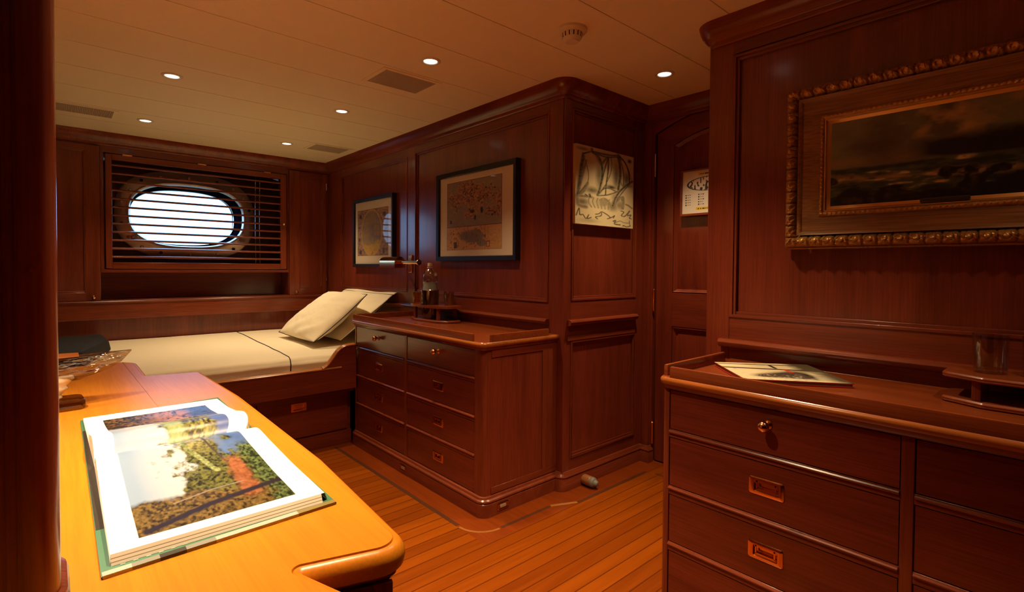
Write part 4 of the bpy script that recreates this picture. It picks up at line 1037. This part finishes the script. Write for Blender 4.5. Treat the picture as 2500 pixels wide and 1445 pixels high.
# gold-framed painting
gp = thing('framed_painting', 'dark seascape painting in an ornate carved gold frame over the nearest chest', 'painting', (XM, .27, 1.195))
PY0, PY1, PZ0, PZ1 = -.150, .692, 1.195, 1.724
GOLD = simple('aged gilding', (.50,.25,.065,1), .36, .55, bump=.5, bscale=90)
OAKG = wood('gilded oak', (.20,.080,.022,1), (.42,.19,.055,1), 'y', .42, pore=.4)
def fstrip(name, w0, w1, nw, hf, mat, parent, per):
    """mitred moulding, w measured from the outer edge, hf(s, q) -> projection; s across 0..1, q along in units"""
    nu_ = []
    mb = MB()
    WW, HH = PY1-PY0, PZ1-PZ0
    for side in range(4):
        L_ = WW if side % 2 == 0 else HH; nt = max(2, int(L_*per))
        V_ = []
        for i in range(nt+1):
            for j in range(nw+1):
                s = j/nw; w = w0+(w1-w0)*s; t = w+(L_-2*w)*i/nt
                h = hf(s, t)
                if side == 0: p = (PY1-t, PZ0+w)
                elif side == 1: p = (PY0+w, PZ0+t)
                elif side == 2: p = (PY0+t, PZ1-w)
                else: p = (PY1-w, PZ1-t)
                V_.append((XM-h, p[0], p[1]))
        F_ = [(i*(nw+1)+j, (i+1)*(nw+1)+j, (i+1)*(nw+1)+j+1, i*(nw+1)+j+1) for i in range(nt) for j in range(nw)]
        mb.add(V_, F_, mat, True)
    return mb.build(name, parent)
def carved(s, t):
    q = (t/.038) % 1.0; base = .024+.019*math.sin(PI*min(1, s*1.05))**.8
    if s < .06: return .0 if s < .001 else .020
    leaf = math.sin(PI*q); vein = abs(q-.5)*2; scroll = math.sin(2*PI*(q*1.5+s*1.6))
    return base+.007*leaf*math.sin(PI*s)-.006*(vein > .88)-.0035*(abs(((q-.5)*1.6)**2+(s-.55)**2-.12) < .035)+.003*scroll*math.sin(PI*s)
fstrip('carved_moulding', 0, .040, 16, carved, GOLD, gp, 420)
fstrip('oak_flat', .040, .100, 10, lambda s, t: (.036 if s < .04 else .033 if s < .12 else .029 if s < .2 else .024-.006*(s-.2)), OAKG, gp, 12)
fstrip('inner_beading', .100, .115, 8, lambda s, t: .020+.009*math.sin(PI*s)*(.55+.45*abs(math.sin(PI*t/.013))), GOLD, gp, 500)
fstrip('gilt_slip', .115, .134, 6, lambda s, t: .022 if s < .3 else .018-.007*s, simple('gilt slip', (.62,.34,.11,1), .35, .6), gp, 12)
fstrip('outer_beading', -.006, .004, 4, lambda s, t: .004+.012*math.sin(PI*s)*(.5+.5*abs(math.sin(PI*t/.012))), GOLD, gp, 400)
U, V = grid(260, 140); u, v = U, V
n1 = fbm(u, v, 4, 3, 91, 5); n2 = fbm(u, v, 10, 7, 95, 4); n3 = fbm(u, v, 30, 16, 99, 3); n4 = fbm(u, v, 9, 22, 103, 3); S = U.shape+(3,)
im = lerp(np.broadcast_to(C(82,76,56), S), np.broadcast_to(C(56,42,32), S), (n1-.3)*2.2)
im = lerp(im, np.broadcast_to(C(150,112,66), S), (u-.40+.8*(n2-.5))*2.5*np.clip((v-.55)*5, 0, 1)*np.clip((n1-.38)*4, 0, 1))
im = lerp(im, np.broadcast_to(C(120,82,48), S), (.09-np.abs(v-.50))*8*(.5-.4*u)*2*n2)
im = lerp(im, np.broadcast_to(C(22,18,16), S), np.minimum((u-.34)*10, (.62+.12*u-v+.10*(n2-.5))*12)*np.clip((v-.42)*14, 0, 1))
sea = lerp(np.broadcast_to(C(26,30,26), S), np.broadcast_to(C(72,72,56), S), (n4-.35)*2.0)
sea = lerp(sea, np.broadcast_to(C(140,112,74), S), (n4-.60)*9*np.clip((n3-.3)*3, 0, 1)); sea = lerp(sea, np.broadcast_to(C(120,90,58), S), (.055-np.abs(v-.30+.08*(u-.2))+.16*(n2-.5))*12)
im = lerp(im, sea, (.445-v+.03*(n2-.5))*40)
rocks = lerp(np.broadcast_to(C(14,11,10), S), np.broadcast_to(C(46,34,24), S), (n3-.5)*3)
im = lerp(im, rocks, (.16-v+.25*(n2-.5))*20); im = lerp(im, rocks, (n2-.57)*18*np.clip((.36-v)*12, 0, 1)); im = lerp(im, np.broadcast_to(C(13,10,10), S), (u-.52-.9*(v-.02)+.08*(n2-.5))*12*np.clip((.30-v)*12, 0, 1))
im = np.clip(im*np.array((2.2,2.7,2.8)), 0, 1)
picmesh('canvas', planepts(U, V, (XM-.012, PY1-.130, PZ0+.130), (XM-.012, PY0+.130, PZ0+.130), (XM-.012, PY1-.130, PZ1-.130)), im, attrmat('oil canvas', .35, .2), gp)
mb = MB(); mb.loft(rrect(.272, 1.322, .055, .007, .004, 4), [(0,XM-.016),(0,XM-.024),(.001,XM-.0245)], simple('dark name plate', (.05,.035,.02,1), .4, .5), mapf=lambda a, b, h: (h, a, b)); mb.build('name_plate', gp)

# ------------------------------------------------------------------ brass reading lamp
rl = thing('reading_lamp', 'brass swing-arm reading lamp on the wall between the two maps', 'wall lamp', (XM, 3.19, 1.08))
mb = MB(); mb.box(XM-.012, XM-.0003, 3.166, 3.210, 1.080, 1.205, BRASS); mb.build('wall_plate', rl, .004)
mb = MB(); mb.lathe([(.013,0),(.013,.02),(.009,.026),(.009,.05)], (XM-.012, 3.188, 1.150), BRASS, '-x', 16); mb.tube([(XM-.06,3.188,1.150),(XM-.145,3.0,1.153),(XM-.148,2.985,1.153)], .006, BRASS, 10)
mb.build('swing_arm', rl)
mb = MB(); mb.tube([(1.752,3.09,1.153),(1.752,2.852,1.150)], .013, BRASS, 16); mb.build('tube_arm', rl)
mb = MB(); mb.lathe([(.017,0),(.0185,.002),(.0185,.008),(.017,.010)], (1.752,2.842,1.150), CHROME, 'y', 20); mb.build('end_cap', rl)
mb = MB(); n = 14
o1 = [(1.752+.036*math.cos(PI*(-.06)+PI*1.12*k/n), 1.152+.034*math.sin(PI*(-.06)+PI*1.12*k/n)) for k in range(n+1)]
i1 = [(1.752+.0335*math.cos(PI*(-.06)+PI*1.12*k/n), 1.152+.0315*math.sin(PI*(-.06)+PI*1.12*k/n)) for k in range(n, -1, -1)]
o1 = [(1.752+.040*math.cos(PI*k/n), 1.152+.038*math.sin(PI*k/n)) for k in range(n+1)]; o1 = [(1.792,1.114)]+o1+[(1.712,1.114)]
i1 = [(1.752+(a-1.752)*.93, 1.114 if b == 1.114 else 1.152+(b-1.152)*.93) for a, b in o1][::-1]
mb.rings([[(a, 3.085, b) for a, b in o1+i1], [(a, 3.300, b) for a, b in o1+i1]], BRASS)
for yy in (3.086, 3.297): mb.rings([[(a, yy, b) for a, b in o1], [(a, yy+.002, b) for a, b in o1]], BRASS)
mb.build('shade', rl)
mb = MB(); mb.tube([(1.752,3.10,1.142),(1.752,3.285,1.142)], .010, WHITEP, 12); mb.build('bulb', rl)

# ------------------------------------------------------------------ drinks caddies, bottle, glasses
def caddy(cx, cy, z, hx, hy, label, rz=0, notch=None, hh=.086):
    t = thing('drinks_caddy', label, 'caddy', (cx, cy, z)); M = Matrix.Rotation(rz, 2)
    def tr(a, b): q = M @ Vector((a, b)); return (cx+q.x, cy+q.y)
    def board(name, z0, z1, k):
        rawo = fillet([(-hx,-hy*.55),(-hx*.6,-hy),(hx*.6,-hy),(hx,-hy*.55),(hx,hy*.55),(hx*.6,hy),(-hx*.6,hy),(-hx,hy*.55)], .02, 4)
        if notch and k:
            n0, r, off = notch; cxh = -hx+off; mb = MB()
            up_ = [(-hx, n0)]+[(cxh-r*math.cos(PI*q/16), n0+r*math.sin(PI*q/16)) for q in range(17)]+[(hx, n0),(hx,hy*.55),(hx*.6,hy),(-hx*.6,hy),(-hx,hy*.55)]
            lo_ = [(hx, n0)]+[(cxh+r*math.cos(PI*q/16), n0-r*math.sin(PI*q/16)) for q in range(17)]+[(-hx, n0),(-hx,-hy*.55),(-hx*.6,-hy),(hx*.6,-hy),(hx,-hy*.55)]
            for P_ in (up_, lo_):
                mb.rings([[tr(a, b)+(h,) for a, b in P_] for h in (z0, z0+.006, z1)], TOPY)
            mb.build(name, t); return
        mb = MB(); ol = [tr(a, b) for a, b in rawo]
        mb.loft(ol, [(.003,z0),(0,z0+.003),(.001,z0+.006),(0,z0+.009),(.001,z1-.003),(.004,z1)], TOPY); mb.build(name, t)
    board('base_board', z, z+.014, 0); board('top_board', z+hh, z+hh+.014, 1)
    for a, b in ((-hx*.72,-hy*.62),(hx*.72,-hy*.62),(-hx*.72,hy*.62),(hx*.72,hy*.62)):
        x_, y_ = tr(a, b); mb = MB(); mb.box(x_-.009, x_+.009, y_-.009, y_+.009, z+.014, z+hh, TRIMZ); mb.build('post', t, .002)
    return t
ZT = .7877
caddy(1.783, 2.705, ZT, .085, .205, 'wooden drinks caddy holding bottle and glasses, on the chest beside the bunk', 0, (.030, .0585, .0640))
def tumbler(x, y, z, r, h, label, mat=TUMBLER):
    mb = MB(); mb.lathe([(r*.86,0),(r*.9,.003),(r,h),(r-.0018,h),(r*.9-.0018,.010),(.001,.009)], (x, y, z), mat, 'z', 32); o = mb.build('drinking_glass', origin=(x, y, z)); return setp(o, label, 'glass', 'tumblers in the caddies')
def stack(x, y, z, r, h):
    pass
tumbler(1.815, 2.850, ZT+.1005, .030, .085, 'small clear tumbler on the caddy, left of the bottle')
tumbler(1.745, 2.860, ZT+.1005, .026, .070, 'amber-tinted short tumbler at the left end of the bottle caddy', thin_glass('amber tumbler', (.95,.72,.36,1), refl=.2, rough=.06))
tumbler(1.815, 2.600, ZT+.1005, .032, .085, 'clear tumbler on the caddy, right of the bottle')
# cut-glass holder and bottle
bx, by = 1.762, 2.730
bz0 = ZT+.0145
hd = thing('bottle_holder', 'dark faceted cut-glass holder around the bottle, front of the caddy', 'holder', (bx, by, bz0))
mb = MB(); R = []
for j in range(13):
    z_ = bz0+.176*j/12; r_ = .047+.006*j/12
    R.append([(bx+(r_+(.0035 if (k+j) % 2 else 0))*math.cos(2*PI*k/26), by+(r_+(.0035 if (k+j) % 2 else 0))*math.sin(2*PI*k/26), z_) for k in range(26)])
mb.rings(R, CUTG, True, False, False); mb.build('faceted_wall', hd)
mb = MB(); mb.tube([(bx+.054*math.cos(2*PI*k/30), by+.054*math.sin(2*PI*k/30), bz0+.177) for k in range(30)], .0022, CHROME, 6, True); mb.build('rim', hd)
bo = thing('water_bottle', 'clear plastic water bottle with grey label standing in the caddy', 'bottle', (bx, by, bz0+.004))
zb = bz0+.004
mb = MB(); mb.lathe([(.030,0),(.040,.004),(.042,.012),(.042,.05),(.040,.055),(.042,.06),(.042,.110),(.041,.150),(.044,.165),(.040,.205),(.043,.215),(.046,.235),(.046,.255),(.040,.278),(.028,.296),(.016,.308),(.0135,.315),(.0135,.325)], (bx, by, zb), PLASTIC, 'z', 36); mb.build('body', bo)
mb = MB(); mb.lathe([(.0425,.166),(.0448,.172),(.0448,.180),(.0415,.205),(.0430,.214),(.0440,.220)], (bx, by, zb), simple('grey bottle label', (.26,.28,.25,1), .35), 'z', 36, cap=False); mb.build('label', bo)
mb = MB(); mb.lathe([(.0155,.318),(.0160,.320),(.0160,.336),(.0145,.340),(.001,.340)], (bx, by, zb), simple('pale bottle cap', (.62,.50,.42,1), .45), 'z', 28); mb.lathe([(.0185,.310),(.0185,.313)], (bx, by, zb), WHITEP, 'z', 24); mb.build('cap', bo)
# near caddy and two glasses
cd = caddy(1.765, .060, ZT, .10, .185, 'wooden drinks caddy with tumblers on the nearest chest, cut off at right', hh=.062)
tumbler(1.765, .158, ZT+.0765, .036, .098, 'large clear tumbler standing on the caddy of the nearest chest')
tumbler(1.765, .066, ZT+.0765, .036, .098, 'second tumbler on the near caddy, at the right edge')
mb = MB(); 
# magazine-like book on near chest
bk2 = thing('hardcover_book', 'closed red-edged book with a grey and white photo cover, on the nearest chest', 'book', (1.69, .64, ZT))
c4 = [(1.508,.662),(1.679,.429),(1.896,.624),(1.699,.849)]
RED = simple('red book edge', (.50,.02,.015,1), .45); PGE = simple('grey page edge', (.22,.17,.13,1), .7)
mb = MB(); mb.loft(c4, [(0,ZT+.0003),(0,ZT+.0025)], RED); mb.build('back_cover', bk2)
mb = MB(); mb.loft(c4, [(.003,ZT+.0025),(.003,ZT+.0105)], PGE); mb.build('pages', bk2)
mb = MB(); mb.loft(c4, [(0,ZT+.0105),(0,ZT+.0128)], RED); mb.build('front_cover', bk2)
U, V = grid(170, 170); n1 = fbm(U, V, 5, 5, 61, 4); n2 = fbm(U, V, 30, 40, 62, 3); S = U.shape+(3,)
# U: from left corner towards front corner (1.699,.849)->(1.508,.662); V: towards the right end
im = np.broadcast_to(C(225,212,175), S).copy()
im = lerp(im, np.broadcast_to(C(70,60,48), S), (.03-np.abs(U-.08-.05*V))*60)
im = lerp(im, np.broadcast_to(C(80,68,52), S), (.045-np.abs(U-.33-.10*V+.02*n1))*50*(V < .95))
im = lerp(im, np.broadcast_to(C(66,58,48), S), np.minimum((U-.60+.55*(V-.28))*9, (.86-U+.1*V)*14)*np.clip((V-.12)*8, 0, 1)*np.clip((.80-V)*6, 0, 1))
im = lerp(im, np.broadcast_to(C(190,180,155), S), (n2-.58)*9*np.clip((U-.6)*8, 0, 1)*np.clip((.75-V)*8, 0, 1))
im = lerp(im, np.broadcast_to(C(88,78,58), S), (V-.74+.25*(n1-.5))*7*np.clip(1.2-U*.6, 0, 1))
im = lerp(im, np.broadcast_to(C(200,60,45), S), (.035-np.abs(V-.62))*50*((U > .34) & (U < .62))*(vnoise(U, V, 24, 6, 3) > .35))
im = lerp(im, np.broadcast_to(C(30,28,28), S), (.028-np.abs(V-.55))*60*((U > .12) & (U < .33))*(vnoise(U, V, 26, 6, 4) > .35))
im = lerp(im, np.broadcast_to(C(30,28,28), S), (.028-np.abs(V-.72))*60*((U > .60) & (U < .92))*(vnoise(U, V, 30, 6, 5) > .35))
im = lerp(im, np.broadcast_to(C(190,60,45), S), (.03-np.hypot(U-.40, (V-.10)*1.3))*40)
zt = ZT+.0131
A0 = np.array((1.699,.849)); A1 = np.array((1.508,.662)); A3 = np.array((1.896,.624)); A2 = np.array((1.679,.429))
XY = (A0*(1-U)[...,None]*(1-V)[...,None]+A1*U[...,None]*(1-V)[...,None]+A3*(1-U)[...,None]*V[...,None]+A2*U[...,None]*V[...,None])
picmesh('cover_print', np.concatenate([XY, np.full(U.shape+(1,), zt)], -1), im, attrmat('book cover print', .35, .2), bk2)

# ------------------------------------------------------------------ door stop
ds = thing('door_stop', 'wood and grey rubber door stop sticking out from the passage skirting', 'door stop', (2.045, 1.717, .034))
ax = Vector((.0,-1,.0)); c0 = (2.048, 1.717, .030)
mb = MB(); mb.lathe([(.024,0),(.026,.004),(.026,.046),(.024,.050)], c0, wood('door stop wood', (.28,.10,.035,1), (.42,.17,.06,1), 'y', .4), ax, 24); mb.build('wooden_body', ds)
mb = MB(); mb.lathe([(.024,.050),(.026,.053),(.025,.066),(.020,.072),(.017,.073),(.016,.082),(.010,.090),(.001,.092)], c0, GREYR, ax, 24); mb.build('rubber_tip', ds)

# ------------------------------------------------------------------ lights
desk_lamp = spot((-.16, 1.28, 1.62), 66, (1,.84,.58), 108, .6, .035, name='desk_lamp_light', rot=(0, math.radians(10), 0))
po = bpy.data.lights.new('porthole_portal', 'AREA'); po.shape = 'RECTANGLE'; po.size = .8; po.size_y = .5; po.cycles.is_portal = True
o = bpy.data.objects.new('porthole_portal', po); COL.objects.link(o); o.location = (PCX, YH+.29, PCZ); o.rotation_euler = (-PI/2, 0, 0)
w = bpy.data.worlds.new('sky'); SC.world = w; w.use_nodes = True; nt = w.node_tree
bg = nt.nodes['Background']; tc = nt.nodes.new('ShaderNodeTexCoord'); sp_ = nt.nodes.new('ShaderNodeSeparateXYZ'); rp = nt.nodes.new('ShaderNodeValToRGB')
nt.links.new(tc.outputs['Generated'], sp_.inputs[0]); nt.links.new(sp_.outputs['Z'], rp.inputs[0]); nt.links.new(rp.outputs[0], bg.inputs[0])
e = rp.color_ramp.elements; e[0].position = 0; e[0].color = (.05,.09,.12,1); e[1].position = .02; e[1].color = (.30,.58,1,1)
bg.inputs[1].default_value = 4.0

# ------------------------------------------------------------------ camera
F = 1257.57; CY = 680.326
yaw, pit, rol = math.radians(48.13017), math.radians(1.21824), math.radians(-.394745)
f = Vector((math.cos(yaw)*math.cos(pit), math.sin(yaw)*math.cos(pit), -math.sin(pit)))
rt = Vector((math.sin(yaw), -math.cos(yaw), 0)); dn = f.cross(rt)
r2 = rt*math.cos(rol)+dn*math.sin(rol); d2 = dn*math.cos(rol)-rt*math.sin(rol)
cam = bpy.data.cameras.new('camera'); co = bpy.data.objects.new('camera', cam); COL.objects.link(co)
m = Matrix((r2, -d2, -f)).transposed().to_4x4(); m.translation = Vector((0, 0, 1.12)); co.matrix_world = m
cam.sensor_width = 36; cam.lens = F/2500*36; cam.shift_y = -(722.5-CY)/2500; cam.clip_start = .01
SC.camera = co

SC.view_settings.view_transform = 'Standard'; SC.view_settings.look = 'None'; SC.view_settings.gamma = 1; SC.view_settings.exposure = .10
SC.view_settings.use_curve_mapping = False
SC.cycles.use_denoising = True
SC.cycles.max_bounces = 10; SC.cycles.diffuse_bounces = 6; SC.cycles.glossy_bounces = 5; SC.cycles.transmission_bounces = 8; SC.cycles.transparent_max_bounces = 10
SC.cycles.sample_clamp_indirect = 6; SC.cycles.caustics_refractive = False; SC.cycles.caustics_reflective = False
